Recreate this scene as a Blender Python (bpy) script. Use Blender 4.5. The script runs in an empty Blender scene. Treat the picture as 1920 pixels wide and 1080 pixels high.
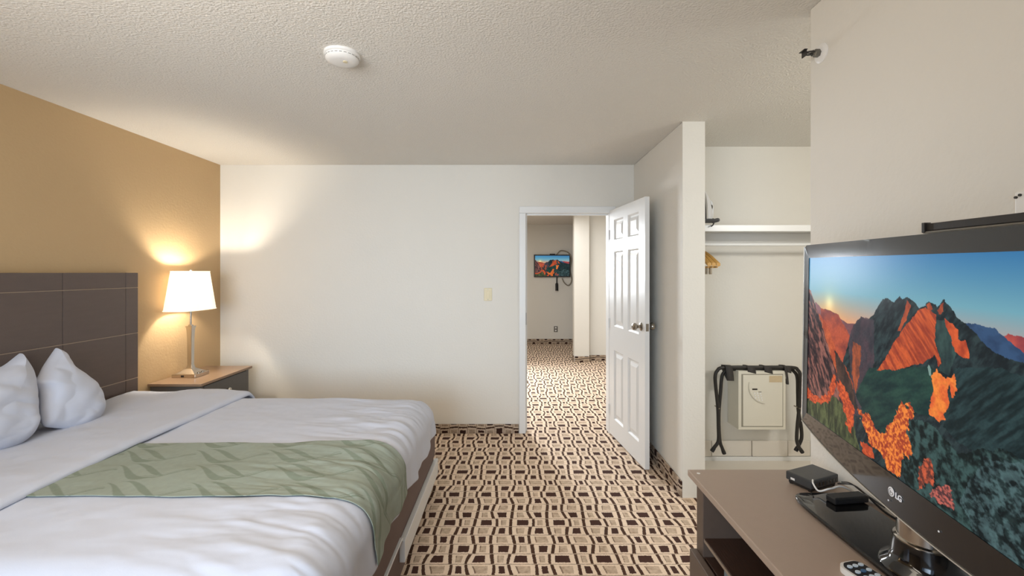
import bpy, bmesh, math, random
import numpy as np
from mathutils import Vector, Matrix, noise
random.seed(7)
PI = math.pi
S = bpy.context.scene
C = S.collection
F = 834.0; CX = 960.0; HZ = 511.0; EYE = 1.47
# ------------------------------------------------------------------ camera, world, lights, exposure
cam_d = bpy.data.cameras.new('camera'); cam = bpy.data.objects.new('camera', cam_d); C.objects.link(cam)
cam.location = (0, 0, EYE); cam.rotation_euler = (PI/2, 0, 0)
cam_d.sensor_width = 36; cam_d.lens = 36*F/1920; cam_d.shift_y = -29/1920; cam_d.clip_start = 0.02
S.camera = cam
S.view_settings.view_transform = 'Standard'; S.view_settings.look = 'None'
S.view_settings.gamma = 1; S.view_settings.use_curve_mapping = False
EXPO = 0.0
S.view_settings.exposure = EXPO
w = bpy.data.worlds.new('world'); S.world = w; w.use_nodes = True
w.node_tree.nodes['Background'].inputs[0].default_value = (0.62, 0.78, 1, 1)
w.node_tree.nodes['Background'].inputs[1].default_value = 1.0
def area(name, loc, target, sx, sy, power, col, spread=180):
    l = bpy.data.lights.new(name, 'AREA'); l.shape = 'RECTANGLE'; l.size = sx; l.size_y = sy
    l.energy = power; l.color = col; l.spread = math.radians(spread)
    o = bpy.data.objects.new(name, l); C.objects.link(o); o.location = loc
    o.rotation_euler = (Vector(target)-Vector(loc)).to_track_quat('-Z', 'Y').to_euler()
    return o
area('daylight_window_light', (-1.15, -1.32, 1.35), (-0.9, 4.0, 0.85), 1.8, 1.3, 28, (0.62, 0.80, 1.0), 88)
area('room_ceiling_fill', (-0.9, 0.85, 2.40), (-0.6, 2.0, 0), 1.2, 0.9, 8, (1.0, 0.88, 0.72), 120)  # unseen fill added under the ceiling to brighten the room
area('upward_ceiling_fill', (-1.1, 0.25, 1.9), (-0.9, 1.7, 2.6), 1.6, 0.7, 27, (1.0, 0.89, 0.76))  # floating fill added out of view to light the ceiling, no lamp there
area('alcove_vanity_light', (2.45, 1.35, 2.05), (1.8, 3.4, 0.9), 0.7, 0.2, 17, (1.0, 0.98, 0.92))
area('far_room_daylight', (-0.66, 7.3, 1.7), (0.6, 3.4, 0.0), 0.5, 0.9, 62, (0.86, 0.93, 1.0), 120)
area('far_room_ceiling_light', (0.3, 6.3, 2.4), (0.3, 6.3, 0), 1.4, 1.4, 40, (0.97, 0.97, 0.96))
pl2 = bpy.data.lights.new('second_bedside_light', 'POINT'); pl2.energy = 3; pl2.color = (1.0, 0.86, 0.66); pl2.shadow_soft_size = .12
po2 = bpy.data.objects.new('second_bedside_light', pl2); C.objects.link(po2); po2.location = (-2.3, 0.7, 1.5)
LAMP_POWER = 28

# ------------------------------------------------------------------ materials
def lin(c):
    return tuple(((x/255)/12.92 if x/255 <= 0.04045 else ((x/255+0.055)/1.055)**2.4) for x in c)
def mat(name, col, rough=0.5, metal=0, bump=0, scale=50, var=0.0, vscale=4, detail=3, stretch=None, coat=0, sheen=0, trans=0, emis=None, est=1, spec=0.5):
    m = bpy.data.materials.new(name); m.use_nodes = True
    nt = m.node_tree; b = nt.nodes['Principled BSDF']; L = nt.links.new
    c = lin(col)
    b.inputs['Base Color'].default_value = (*c, 1); b.inputs['Roughness'].default_value = rough
    b.inputs['Metallic'].default_value = metal; b.inputs['Coat Weight'].default_value = coat
    b.inputs['Sheen Weight'].default_value = sheen; b.inputs['Transmission Weight'].default_value = trans
    b.inputs['Specular IOR Level'].default_value = spec
    if emis:
        b.inputs['Emission Color'].default_value = (*lin(emis), 1); b.inputs['Emission Strength'].default_value = est
    tc = nt.nodes.new('ShaderNodeTexCoord'); mp = nt.nodes.new('ShaderNodeMapping'); L(tc.outputs['Object'], mp.inputs[0])
    if stretch: mp.inputs['Scale'].default_value = stretch
    n = nt.nodes.new('ShaderNodeTexNoise'); n.inputs['Scale'].default_value = vscale; n.inputs['Detail'].default_value = 5
    L(mp.outputs[0], n.inputs['Vector'])
    r = nt.nodes.new('ShaderNodeMix'); r.data_type = 'RGBA'
    L(n.outputs['Fac'], r.inputs['Factor'])
    r.inputs['A'].default_value = (*[x*(1-var) for x in c], 1); r.inputs['B'].default_value = (*[min(1, x*(1+var)) for x in c], 1)
    L(r.outputs['Result'], b.inputs['Base Color'])
    if bump:
        n2 = nt.nodes.new('ShaderNodeTexNoise'); n2.inputs['Scale'].default_value = scale; n2.inputs['Detail'].default_value = detail
        L(mp.outputs[0], n2.inputs['Vector'])
        bp = nt.nodes.new('ShaderNodeBump'); bp.inputs['Strength'].default_value = bump; bp.inputs['Distance'].default_value = 0.01
        L(n2.outputs['Fac'], bp.inputs['Height']); L(bp.outputs[0], b.inputs['Normal'])
    return m
M = {}
M['wall'] = mat('painted_wall', (226, 222, 213), 0.7, bump=0.12, scale=60, var=0.015)
M['tan'] = mat('tan_accent_wall', (192, 163, 122), 0.65, bump=0.12, scale=60, var=0.02)
M['ceiling'] = mat('popcorn_ceiling', (230, 226, 218), 0.9, bump=0.7, scale=105, detail=5, var=0.03, vscale=90)
M['white_paint'] = mat('white_gloss_paint', (232, 232, 230), 0.3, bump=0.02, scale=30, var=0.01)
M['tile'] = mat('painted_base_tile', (226, 219, 208), 0.4, bump=0.03, var=0.02)
M['linen'] = mat('white_linen', (196, 200, 213), 0.85, bump=0.05, scale=400, var=0.01, sheen=0.1)
M['dark_skirt'] = mat('taupe_skirt_fabric', (112, 94, 88), 0.9, bump=0.1, scale=300, var=0.05)
M['leather'] = mat('dark_brown_panel', (92, 78, 72), 0.36, bump=0.12, scale=120, var=0.12, vscale=9, stretch=(1, 1, 5))
M['seam'] = mat('stitched_seam', (150, 132, 116), 0.5, bump=0.2, scale=300)
M['dark_groove'] = mat('groove_backing', (40, 33, 30), 0.7)
M['laminate'] = mat('brown_laminate_top', (172, 153, 138), 0.38, bump=0.03, scale=200, var=0.03, vscale=40)
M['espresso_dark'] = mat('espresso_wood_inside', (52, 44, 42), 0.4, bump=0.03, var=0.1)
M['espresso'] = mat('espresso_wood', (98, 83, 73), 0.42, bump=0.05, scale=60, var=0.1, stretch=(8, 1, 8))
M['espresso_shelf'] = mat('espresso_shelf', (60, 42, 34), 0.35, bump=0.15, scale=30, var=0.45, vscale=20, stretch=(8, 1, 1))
M['night_top'] = mat('nightstand_top_wood', (142, 116, 92), 0.33, bump=0.03, var=0.06, stretch=(1, 6, 1))
M['night_body'] = mat('nightstand_grey_wood', (88, 84, 80), 0.4, bump=0.03, var=0.06, stretch=(1, 6, 1))
M['chrome'] = mat('brushed_nickel', (205, 198, 188), 0.16, 1, bump=0.01, scale=200)
M['chrome_dark'] = mat('satin_nickel', (165, 158, 148), 0.25, 1)
M['dark_metal'] = mat('black_powdercoat', (48, 45, 43), 0.4, 0.2, bump=0.04, scale=100)
M['strap'] = mat('black_webbing', (58, 54, 52), 0.7, bump=0.2, scale=300)
M['black_gloss'] = mat('black_gloss_plastic', (14, 13, 14), 0.08, coat=0.5)
M['bezel_gloss'] = mat('bezel_gloss_plastic', (20, 18, 18), 0.14, coat=0.4)
M['black_matte'] = mat('black_matte_plastic', (28, 28, 30), 0.45, bump=0.03, scale=200)
M['box_grey'] = mat('grey_black_plastic', (62, 64, 66), 0.35, bump=0.04, scale=200)
M['safe'] = mat('cream_safe_enamel', (222, 217, 202), 0.4, bump=0.04, scale=120)
M['safe_dark'] = mat('dark_display', (52, 46, 40), 0.3)
M['safe_line'] = mat('safe_gap', (150, 144, 130), 0.6)
M['sticker'] = mat('tan_instruction_label', (202, 182, 148), 0.6, var=0.12, vscale=60, stretch=(1, 1, 4))
M['ivory'] = mat('ivory_plastic', (222, 208, 170), 0.4)
M['white_plastic'] = mat('white_plastic', (236, 234, 230), 0.35)
M['wood_hanger'] = mat('honey_wood', (196, 150, 78), 0.4, bump=0.03, var=0.15, stretch=(1, 8, 1))
M['grey_metal'] = mat('grey_steel', (120, 118, 112), 0.3, 0.8)
M['iron_white'] = mat('iron_shell', (214, 214, 214), 0.3)
M['iron_grey'] = mat('iron_soleplate', (172, 170, 166), 0.3, 0.5)
M['blue'] = mat('blue_plastic', (40, 110, 160), 0.4)
M['orange'] = mat('orange_plastic', (200, 90, 50), 0.4)
M['btn_white'] = mat('pale_button', (214, 228, 240), 0.4)
M['btn_blue'] = mat('blue_button', (70, 110, 150), 0.4)
M['silver_device'] = mat('silver_device', (150, 160, 165), 0.35, 0.3)
M['logo'] = mat('silver_logo', (225, 225, 228), 0.3, emis=(200, 200, 205), est=0.25)
M['acrylic'] = mat('clear_acrylic', (225, 230, 232), 0.08, trans=0.6)
M['shade_glass'] = mat('window_glass', (235, 242, 245), 0.03, trans=1.0)
M['cable_tan'] = mat('grey_tan_cable', (140, 132, 118), 0.6)
# lampshade: translucent fabric, lit by its bulb
def shade_mat():
    m = bpy.data.materials.new('lampshade_fabric'); m.use_nodes = True; nt = m.node_tree; L = nt.links.new
    nt.nodes.clear(); out = nt.nodes.new('ShaderNodeOutputMaterial')
    d = nt.nodes.new('ShaderNodeBsdfDiffuse'); t = nt.nodes.new('ShaderNodeBsdfTranslucent'); mx = nt.nodes.new('ShaderNodeMixShader')
    e = nt.nodes.new('ShaderNodeEmission'); ad = nt.nodes.new('ShaderNodeAddShader')
    d.inputs[0].default_value = (0.85, 0.82, 0.76, 1); t.inputs[0].default_value = (0.85, 0.78, 0.66, 1)
    mx.inputs[0].default_value = 0.35; e.inputs[0].default_value = (1, 0.93, 0.8, 1); e.inputs[1].default_value = 0.42
    n = nt.nodes.new('ShaderNodeTexNoise'); n.inputs['Scale'].default_value = 300
    bp = nt.nodes.new('ShaderNodeBump'); bp.inputs['Strength'].default_value = 0.1; L(n.outputs[0], bp.inputs['Height']); L(bp.outputs[0], d.inputs['Normal'])
    L(d.outputs[0], mx.inputs[1]); L(t.outputs[0], mx.inputs[2]); L(mx.outputs[0], ad.inputs[0]); L(e.outputs[0], ad.inputs[1]); L(ad.outputs[0], out.inputs[0])
    return m
M['shade'] = shade_mat()
def attr_mat(name, attr, rough=0.8, emit=0, coat=0, bump=0):
    m = bpy.data.materials.new(name); m.use_nodes = True; nt = m.node_tree; b = nt.nodes['Principled BSDF']; L = nt.links.new
    a = nt.nodes.new('ShaderNodeAttribute'); a.attribute_name = attr
    b.inputs['Roughness'].default_value = rough; b.inputs['Coat Weight'].default_value = coat
    if emit:
        b.inputs['Base Color'].default_value = (0.005, 0.005, 0.006, 1); L(a.outputs['Color'], b.inputs['Emission Color']); b.inputs['Emission Strength'].default_value = emit
    else: L(a.outputs['Color'], b.inputs['Base Color'])
    if bump:
        n = nt.nodes.new('ShaderNodeTexNoise'); n.inputs['Scale'].default_value = 350
        bp = nt.nodes.new('ShaderNodeBump'); bp.inputs['Strength'].default_value = bump; bp.inputs['Distance'].default_value = 0.003
        L(n.outputs[0], bp.inputs['Height']); L(bp.outputs[0], b.inputs['Normal'])
    return m
M['screen'] = attr_mat('television_picture', 'Col', 0.25, 0.92)
M['screen'].node_tree.nodes['Principled BSDF'].inputs['Specular IOR Level'].default_value = 0.04
M['runner'] = attr_mat('green_damask_fabric', 'Col', 0.92, bump=0.1)
def carpet(name, mode, tint=1.0):
    m = bpy.data.materials.new(name); m.use_nodes = True; nt = m.node_tree; b = nt.nodes['Principled BSDF']; L = nt.links.new
    b.inputs['Roughness'].default_value = 0.95; b.inputs['Specular IOR Level'].default_value = 0.15
    g = nt.nodes.new('ShaderNodeNewGeometry'); sp = nt.nodes.new('ShaderNodeSeparateXYZ')
    # fine jitter of the pattern, like tufts
    jn = nt.nodes.new('ShaderNodeTexNoise'); jn.inputs['Scale'].default_value = 160; jn.inputs['Detail'].default_value = 1
    L(g.outputs['Position'], jn.inputs['Vector'])
    js = nt.nodes.new('ShaderNodeVectorMath'); js.operation = 'SUBTRACT'; js.inputs[1].default_value = (.5, .5, .5); L(jn.outputs['Color'], js.inputs[0])
    jm = nt.nodes.new('ShaderNodeVectorMath'); jm.operation = 'SCALE'; jm.inputs['Scale'].default_value = 0.010; L(js.outputs[0], jm.inputs[0])
    ja = nt.nodes.new('ShaderNodeVectorMath'); L(g.outputs['Position'], ja.inputs[0]); L(jm.outputs[0], ja.inputs[1])
    L(ja.outputs[0], sp.inputs[0])
    def mt(op, a, c=None, d=None, clamp=False):
        n = nt.nodes.new('ShaderNodeMath'); n.operation = op; n.use_clamp = clamp
        for i, v in enumerate((a, c, d)):
            if v is None: continue
            if isinstance(v, (int, float)): n.inputs[i].default_value = v
            else: L(v, n.inputs[i])
        return n.outputs[0]
    X, Y, Z = sp.outputs
    if mode == 'floor': u = mt('DIVIDE', X, 0.107); v = mt('DIVIDE', Y, 0.083)
    else: u = mt('DIVIDE', mt('ADD', Z, 0.02), 0.075); v = mt('DIVIDE', mt('ADD', X, Y), 0.083)
    row = mt('FLOOR', v); fv = mt('FRACT', v)
    wn = nt.nodes.new('ShaderNodeTexWhiteNoise'); wn.noise_dimensions = '1D'; L(row, wn.inputs['W'])
    jit = mt('MULTIPLY', mt('SUBTRACT', wn.outputs['Value'], 0.5), 0.16)
    # slow wander so that neighbouring columns differ
    wcol = nt.nodes.new('ShaderNodeTexNoise'); wcol.inputs['Scale'].default_value = 1.6; wcol.inputs['Detail'].default_value = 0; L(g.outputs['Position'], wcol.inputs['Vector'])
    ph = mt('MULTIPLY', wcol.outputs['Fac'], 4.0)
    ve = mt('ADD', mt('ADD', row, 0.5), mt('MULTIPLY', mt('SUBTRACT', fv, 0.5), 0.5))
    s = mt('ADD', mt('MULTIPLY', mt('SINE', mt('ADD', mt('MULTIPLY', ve, 2*PI/4.2), ph)), 0.15), jit)
    wv = mt('SUBTRACT', u, mt('MULTIPLY', s, mt('COSINE', mt('MULTIPLY', u, PI))))
    # slight slant inside every cell
    wv = mt('ADD', wv, mt('MULTIPLY', mt('SINE', mt('ADD', mt('MULTIPLY', ve, 2.3), mt('MULTIPLY', ph, 0.7))), 0.07))
    col = mt('FLOOR', wv); fw = mt('FRACT', wv)
    aw = mt('ABSOLUTE', mt('SUBTRACT', fw, 0.5)); av = mt('ABSOLUTE', mt('SUBTRACT', fv, 0.5))
    line = mt('MULTIPLY', mt('GREATER_THAN', aw, 0.41), mt('LESS_THAN', av, 0.46))
    sq = mt('MULTIPLY', mt('LESS_THAN', aw, 0.2), mt('LESS_THAN', av, 0.33))
    chk = mt('MODULO', mt('ABSOLUTE', mt('ADD', row, col)), 2.0); chk = mt('GREATER_THAN', chk, 0.5)
    dark = mt('MULTIPLY', sq, chk); mid = mt('MULTIPLY', sq, mt('SUBTRACT', 1.0, chk))
    edge = mt('MULTIPLY', mt('MULTIPLY', mid, mt('LESS_THAN', fw, 0.345)), 0.7)
    hair = mt('MULTIPLY', mt('GREATER_THAN', av, 0.46), 0.55)
    def mix(f, A, B):
        n = nt.nodes.new('ShaderNodeMix'); n.data_type = 'RGBA'; L(f, n.inputs['Factor'])
        for k, q in (('A', A), ('B', B)):
            if isinstance(q, tuple): n.inputs[k].default_value = (*[x*tint for x in lin(q)], 1)
            else: L(q, n.inputs[k])
        return n.outputs['Result']
    tn = nt.nodes.new('ShaderNodeTexNoise'); tn.inputs['Scale'].default_value = 40; tn.inputs['Detail'].default_value = 4; L(g.outputs['Position'], tn.inputs['Vector'])
    c = mix(tn.outputs['Fac'], (222, 197, 170), (245, 223, 200))
    nm = mt('MULTIPLY', mid, mt('ADD', mt('MULTIPLY', tn.outputs['Fac'], 1.4), -0.1), None, True)
    c = mix(nm, c, (160, 134, 110)); c = mix(edge, c, (84, 58, 42)); c = mix(hair, c, (110, 78, 58))
    c = mix(dark, c, (74, 50, 42)); c = mix(line, c, (78, 54, 42))
    L(c, b.inputs['Base Color'])
    bn = nt.nodes.new('ShaderNodeTexNoise'); bn.inputs['Scale'].default_value = 280; L(g.outputs['Position'], bn.inputs['Vector'])
    bp = nt.nodes.new('ShaderNodeBump'); bp.inputs['Strength'].default_value = 0.5; bp.inputs['Distance'].default_value = 0.004
    L(bn.outputs['Fac'], bp.inputs['Height']); L(bp.outputs[0], b.inputs['Normal'])
    return m
M['carpet'] = carpet('patterned_carpet', 'floor')
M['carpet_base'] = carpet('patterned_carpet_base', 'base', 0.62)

# ------------------------------------------------------------------ mesh helpers
def bx(bm, x0, x1, y0, y1, z0, z1, bev=0, seg=2):
    n0 = len(bm.verts)
    r = bmesh.ops.create_cube(bm, size=1)
    vs = r['verts']
    for v in vs:
        v.co = Vector((x0+(v.co.x+.5)*(x1-x0), y0+(v.co.y+.5)*(y1-y0), z0+(v.co.z+.5)*(z1-z0)))
    if bev:
        es = list({e for v in vs for e in v.link_edges})
        bmesh.ops.bevel(bm, geom=es, offset=bev, segments=seg, affect='EDGES', profile=0.5)
    return bm
def tube(bm, pts, r, seg=10, cap=True):
    pts = [Vector(p) for p in pts]; rings = []
    rs = r if isinstance(r, (list, tuple)) else [r]*len(pts)
    prev = None
    for i, p in enumerate(pts):
        t = (pts[min(i+1, len(pts)-1)]-pts[max(i-1, 0)]).normalized()
        if prev is None:
            a = t.orthogonal().normalized()
        else:
            a = (prev - t*prev.dot(t)).normalized()
        prev = a; b = t.cross(a)
        rings.append([bm.verts.new(p+(a*math.cos(2*PI*k/seg)+b*math.sin(2*PI*k/seg))*rs[i]) for k in range(seg)])
    for i in range(len(rings)-1):
        for k in range(seg):
            bm.faces.new((rings[i][k], rings[i][(k+1) % seg], rings[i+1][(k+1) % seg], rings[i+1][k]))
    if cap:
        bm.faces.new(rings[0][::-1]); bm.faces.new(rings[-1])
    return bm
def lathe(bm, prof, centre=(0, 0, 0), axis='Z', seg=32):
    c = Vector(centre); rings = []
    for r, h in prof:
        ring = []
        for k in range(seg):
            a = 2*PI*k/seg; x, y = max(r, 1e-4)*math.cos(a), max(r, 1e-4)*math.sin(a)
            p = {'Z': (x, y, h), 'Y': (x, h, y), 'X': (h, x, y)}[axis]
            ring.append(bm.verts.new(c+Vector(p)))
        rings.append(ring)
    for i in range(len(rings)-1):
        for k in range(seg):
            bm.faces.new((rings[i][k], rings[i][(k+1) % seg], rings[i+1][(k+1) % seg], rings[i+1][k]))
    bm.faces.new(rings[0][::-1]); bm.faces.new(rings[-1])
    bmesh.ops.recalc_face_normals(bm, faces=bm.faces)
    return bm
def prism(bm, poly, t0, t1, f):
    """poly of 2D points, f(a,b,t)->3D"""
    A = [bm.verts.new(f(a, b, t0)) for a, b in poly]; B = [bm.verts.new(f(a, b, t1)) for a, b in poly]
    bm.faces.new(A); bm.faces.new(B[::-1]); n = len(poly)
    for i in range(n): bm.faces.new((A[i], B[i], B[(i+1) % n], A[(i+1) % n]))
    bmesh.ops.recalc_face_normals(bm, faces=bm.faces)
    return bm
def spline(pts, n=8):
    """Catmull-Rom"""
    P = [Vector(p) for p in pts]; P = [P[0]*2-P[1]]+P+[P[-1]*2-P[-2]]; out = []
    for i in range(1, len(P)-2):
        for k in range(n):
            t = k/n
            out.append(0.5*((2*P[i])+(P[i+1]-P[i-1])*t+(2*P[i-1]-5*P[i]+4*P[i+1]-P[i+2])*t*t+(3*P[i]-P[i-1]-3*P[i+1]+P[i+2])*t**3))
    out.append(P[-2]); return out
def nb(): return bmesh.new()
def obj(name, bm, m, parent=None, smooth=False, label=None):
    me = bpy.data.meshes.new(name); bm.to_mesh(me); bm.free()
    return obj_me(name, me, m, parent, smooth, label)
def obj_me(name, me, m, parent=None, smooth=False, label=None):
    me.materials.append(m)
    if smooth:
        me.polygons.foreach_set('use_smooth', [True]*len(me.polygons))
        try: me.set_sharp_from_angle(angle=math.radians(40))
        except Exception: pass
    o = bpy.data.objects.new(name, me); C.objects.link(o)
    if parent: o.parent = parent
    if label: o['label'] = label
    return o
def tag(o, label, cat, group=None):
    o['label'] = label; o['category'] = cat
    if group: o['group'] = group
    return o
def thing(name, label, cat, loc=(0, 0, 0), rotz=0, group=None):
    o = bpy.data.objects.new(name, None); C.objects.link(o); o.empty_display_size = 0.05
    o.location = loc; o.rotation_euler = (0, 0, rotz)
    return tag(o, label, cat, group)
def struct(name, bm, m, parent=None, smooth=False, label=None):
    o = obj(name, bm, m, parent, smooth, label)
    if not parent: o['kind'] = 'structure'
    return o
def copy_tree(o, parent=None):
    c = o.copy(); C.objects.link(c)
    if parent: c.parent = parent
    for ch in list(o.children): copy_tree(ch, c)
    return c
def grid_mesh(P, cols=None):
    """P: (n,m,3) array"""
    n, m_ = P.shape[:2]; me = bpy.data.meshes.new('grid')
    V = P.reshape(-1, 3); idx = np.arange(n*m_).reshape(n, m_)
    Fc = np.stack([idx[:-1, :-1], idx[1:, :-1], idx[1:, 1:], idx[:-1, 1:]], -1).reshape(-1, 4)
    me.vertices.add(len(V)); me.vertices.foreach_set('co', V.astype(np.float32).ravel())
    me.loops.add(len(Fc)*4); me.loops.foreach_set('vertex_index', Fc.astype(np.int32).ravel())
    me.polygons.add(len(Fc)); me.polygons.foreach_set('loop_start', np.arange(0, len(Fc)*4, 4, dtype=np.int32))
    me.polygons.foreach_set('loop_total', np.full(len(Fc), 4, dtype=np.int32))
    me.update(); me.validate()
    if cols is not None:
        a = me.color_attributes.new('Col', 'FLOAT_COLOR', 'POINT')
        cc = np.concatenate([cols.reshape(-1, 3), np.ones((len(V), 1))], 1)
        a.data.foreach_set('color', cc.astype(np.float32).ravel())
    return me
def vnoise(x, y, seed=0):
    xi = np.floor(x).astype(np.int64); yi = np.floor(y).astype(np.int64); fx = x-xi; fy = y-yi
    fx = fx*fx*(3-2*fx); fy = fy*fy*(3-2*fy)
    def h(a, b):
        n = (a*374761393+b*668265263+seed*1442695041) & 0xffffffff
        n = ((n ^ (n >> 13))*1274126177) & 0xffffffff
        return ((n ^ (n >> 16)) & 0xffff)/65535.0
    return (h(xi, yi)*(1-fx)+h(xi+1, yi)*fx)*(1-fy)+(h(xi, yi+1)*(1-fx)+h(xi+1, yi+1)*fx)*fy
def fbm(x, y, seed=0, o=4):
    r = 0; a = 0.5; t = 0
    for k in range(o): r = r+a*vnoise(x*2**k, y*2**k, seed+k); t += a; a *= 0.55
    return r/t
def ss(a, b, x):
    t = np.clip((x-a)/(b-a), 0, 1); return t*t*(3-2*t)

# ------------------------------------------------------------------ room shell
CE = 2.455; BY = 4.07; LX = -2.67; RX = 1.115
bm = nb(); bx(bm, LX-.15, 3.0, -1.5, 9.3, -0.1, 0); struct('floor', bm, M['carpet'], label='tan and brown patterned carpet floor')
bm = nb(); bx(bm, LX-.15, 3.0, -1.5, 9.3, CE, CE+.1); struct('ceiling', bm, M['ceiling'])
bm = nb(); bx(bm, LX-.12, LX, -1.5, BY+.12, 0, CE); struct('wall_left', bm, M['tan'])
DX0, DX1, DH = 0.127, 0.885, 2.012
bm = nb(); bx(bm, LX, DX0-.02, BY, BY+.12, 0, CE); bx(bm, DX1+.02, RX+.14, BY, BY+.12, 0, CE); bx(bm, DX0-.02, DX1+.02, BY, BY+.12, DH+.02, CE)
struct('wall_back', bm, M['wall'])
bm = nb(); bx(bm, RX, RX+.14, 2.905, BY, 0, CE, 0.006); struct('wall_closet_side', bm, M['wall'])
bm = nb(); bx(bm, RX, RX+.14, -1.5, 1.665, 0, CE, 0.006); struct('wall_right', bm, M['wall'])
bm = nb(); bx(bm, RX+.14, 3.0, 3.48, 3.6, 0, CE); struct('wall_alcove_back', bm, M['wall'])
bm = nb(); bx(bm, 2.9, 3.0, 0.9, 3.48, 0, CE); struct('wall_alcove_right', bm, M['wall'])
bm = nb(); bx(bm, RX+.14, 2.9, 0.9, 1.0, 0, CE); struct('wall_alcove_front', bm, M['wall'])
# wall behind the camera with its window
WX0, WX1, WZ0, WZ1 = -2.1, 0.3, 0.65, 2.05
bm = nb(); bx(bm, LX, WX0, -1.5, -1.38, 0, CE); bx(bm, WX1, RX, -1.5, -1.38, 0, CE); bx(bm, WX0, WX1, -1.5, -1.38, 0, WZ0); bx(bm, WX0, WX1, -1.5, -1.38, WZ1, CE)
struct('wall_front', bm, M['wall'])
bm = nb()
for a in (WX0, (WX0+WX1)/2-.025, WX1-.05): bx(bm, a, a+.05, -1.46, -1.41, WZ0, WZ1)
for z in (WZ0, WZ1-.05): bx(bm, WX0, WX1, -1.46, -1.41, z, z+.05)
wnd = struct('window_1', bm, M['white_paint'])
bm = nb(); bx(bm, WX0, WX1, -1.44, -1.435, WZ0, WZ1); obj('pane', bm, M['shade_glass'], wnd)
bm = nb(); bx(bm, RX+.142, 2.9, 1.0, 3.463, .0, .006); struct('floor_alcove', bm, M['tile'], label='pale smooth floor of the alcove')
# far room
bm = nb(); bx(bm, -3.0, 2.6, 9.15, 9.3, 0, CE); struct('wall_far_room_back', bm, M['wall'])
bm = nb(); bx(bm, -2.95, -2.82, BY+.12, 9.15, 0, CE); struct('wall_far_room_left', bm, M['wall'])
bm = nb(); bx(bm, 2.4, 2.5, BY+.12, 9.15, 0, CE); struct('wall_far_room_right', bm, M['wall'])
bm = nb(); bx(bm, 1.02, 1.27, 7.30, 7.46, 0, CE, 0.005); bx(bm, 1.27, 2.4, 7.42, 7.46, 0, CE); struct('wall_far_room_partition', bm, M['wall'])
bm = nb(); bx(bm, RX+.14, 2.5, BY, BY+.12, 0, CE); struct('wall_far_room_front', bm, M['wall'])
# carpet baseboards
BH = 0.085
bm = nb(); bx(bm, LX, DX0-.066, BY-.012, BY, 0, BH, 0.004); struct('baseboard_back', bm, M['carpet_base'])
bm = nb(); bx(bm, DX1+.066, RX, BY-.012, BY, 0, BH, 0.004); struct('baseboard_back_right', bm, M['carpet_base'])
bm = nb(); bx(bm, RX-.012, RX, 2.905, BY-.012, 0, BH+.02, 0.004); struct('baseboard_right', bm, M['carpet_base'])
bm = nb(); bx(bm, LX, LX+.012, -1.3, BY-.012, 0, BH, 0.004); struct('baseboard_left', bm, M['carpet_base'])
bm = nb(); bx(bm, -2.8, 2.4, 9.138, 9.15, 0, BH+.02, 0.004); struct('baseboard_far_room', bm, M['carpet_base'])
bm = nb(); bx(bm, 1.03, 1.27, 7.285, 7.30, 0, BH+.01, 0.004); bx(bm, 1.27, 2.4, 7.405, 7.42, 0, BH+.01, 0.004); bx(bm, 1.005, 1.02, 7.29, 7.46, 0, BH+.01, .004); struct('baseboard_partition', bm, M['carpet_base'])
bm = nb(); bx(bm, RX+.14, 2.9, 3.46, 3.48, 0, 0.035, 0.003); root = struct('baseboard_alcove', bm, M['white_paint'], label='white painted base of alcove wall with tiles')
xs = [RX+.14, 1.555, 1.87, 2.15, 2.33, 2.62, 2.9]
for i in range(len(xs)-1):
    bm = nb(); bx(bm, xs[i]+.003, xs[i+1]-.003, 3.463+(.004 if i % 2 else 0), 3.48, 0.037, 0.158, 0.004); struct('tile', bm, M['tile'], root)
# door casing
def frame(yface, depth, name):
    bm = nb()
    w_ = .062
    for s in (0,):
        bx(bm, DX0-w_, DX0-.002, yface, yface+depth, 0, DH+.0, .006)
        bx(bm, DX1+.002, DX1+w_, yface, yface+depth, 0, DH+.0, .006)
        bx(bm, DX0-w_, DX1+w_, yface, yface+depth, DH, DH+w_, .006)
    return struct(name, bm, M['white_paint'])
frame(BY-.016, .016, 'trim_1'); frame(BY+.12, .016, 'trim_2')
bm = nb(); bx(bm, DX0-.02, DX0, BY, BY+.12, 0, DH+.02); bx(bm, DX1, DX1+.02, BY, BY+.12, 0, DH+.02); bx(bm, DX0, DX1, BY, BY+.12, DH, DH+.02)
bx(bm, DX0, DX0+.012, BY+.05, BY+.085, 0, DH); bx(bm, DX0+.012, DX1, BY+.05, BY+.085, DH-.012, DH)
tr3 = struct('trim_3', bm, M['white_paint'])
bm = nb(); bx(bm, DX0, DX0+.004, BY+.008, BY+.036, 0.99, 1.10, .001); obj('strike_plate', bm, M['grey_metal'], tr3)
bm = nb(); bx(bm, RX-.004, RX+.144, 2.899, 2.905, 0, CE, .002); struct('trim_4', bm, M['wall'])

# ------------------------------------------------------------------ the open door
W_, T_, H_ = 0.775, 0.035, 2.02
fx, fy = 0.984, 3.285
hx, hy = DX1+.004, BY-.012
ang = math.atan2(fy-hy, fx-hx)
door = bpy.data.objects.new('door_1', None); C.objects.link(door); door.location = (hx, hy, 0.012); door.rotation_euler = (0, 0, ang)
door['kind'] = 'structure'; door['label'] = 'open white six panel door with round metal knobs'
rows = [(.16, .77), (.985, 1.645), (1.745, 1.925)]; ST, MS = .115, .1; pw = (W_-2*ST-MS)/2
cols = [(ST, ST+pw), (ST+pw+MS, W_-ST)]
bm = nb(); bx(bm, .002, W_-.002, .012, T_-.012, .002, H_-.002)
xsb = [(0, ST), (ST+pw, ST+pw+MS), (W_-ST, W_)]
for a, b in xsb: bx(bm, a, b, 0, T_, 0, H_)
zz = [0, rows[0][0], rows[0][1], rows[1][0], rows[1][1], rows[2][0], rows[2][1], H_]
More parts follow.
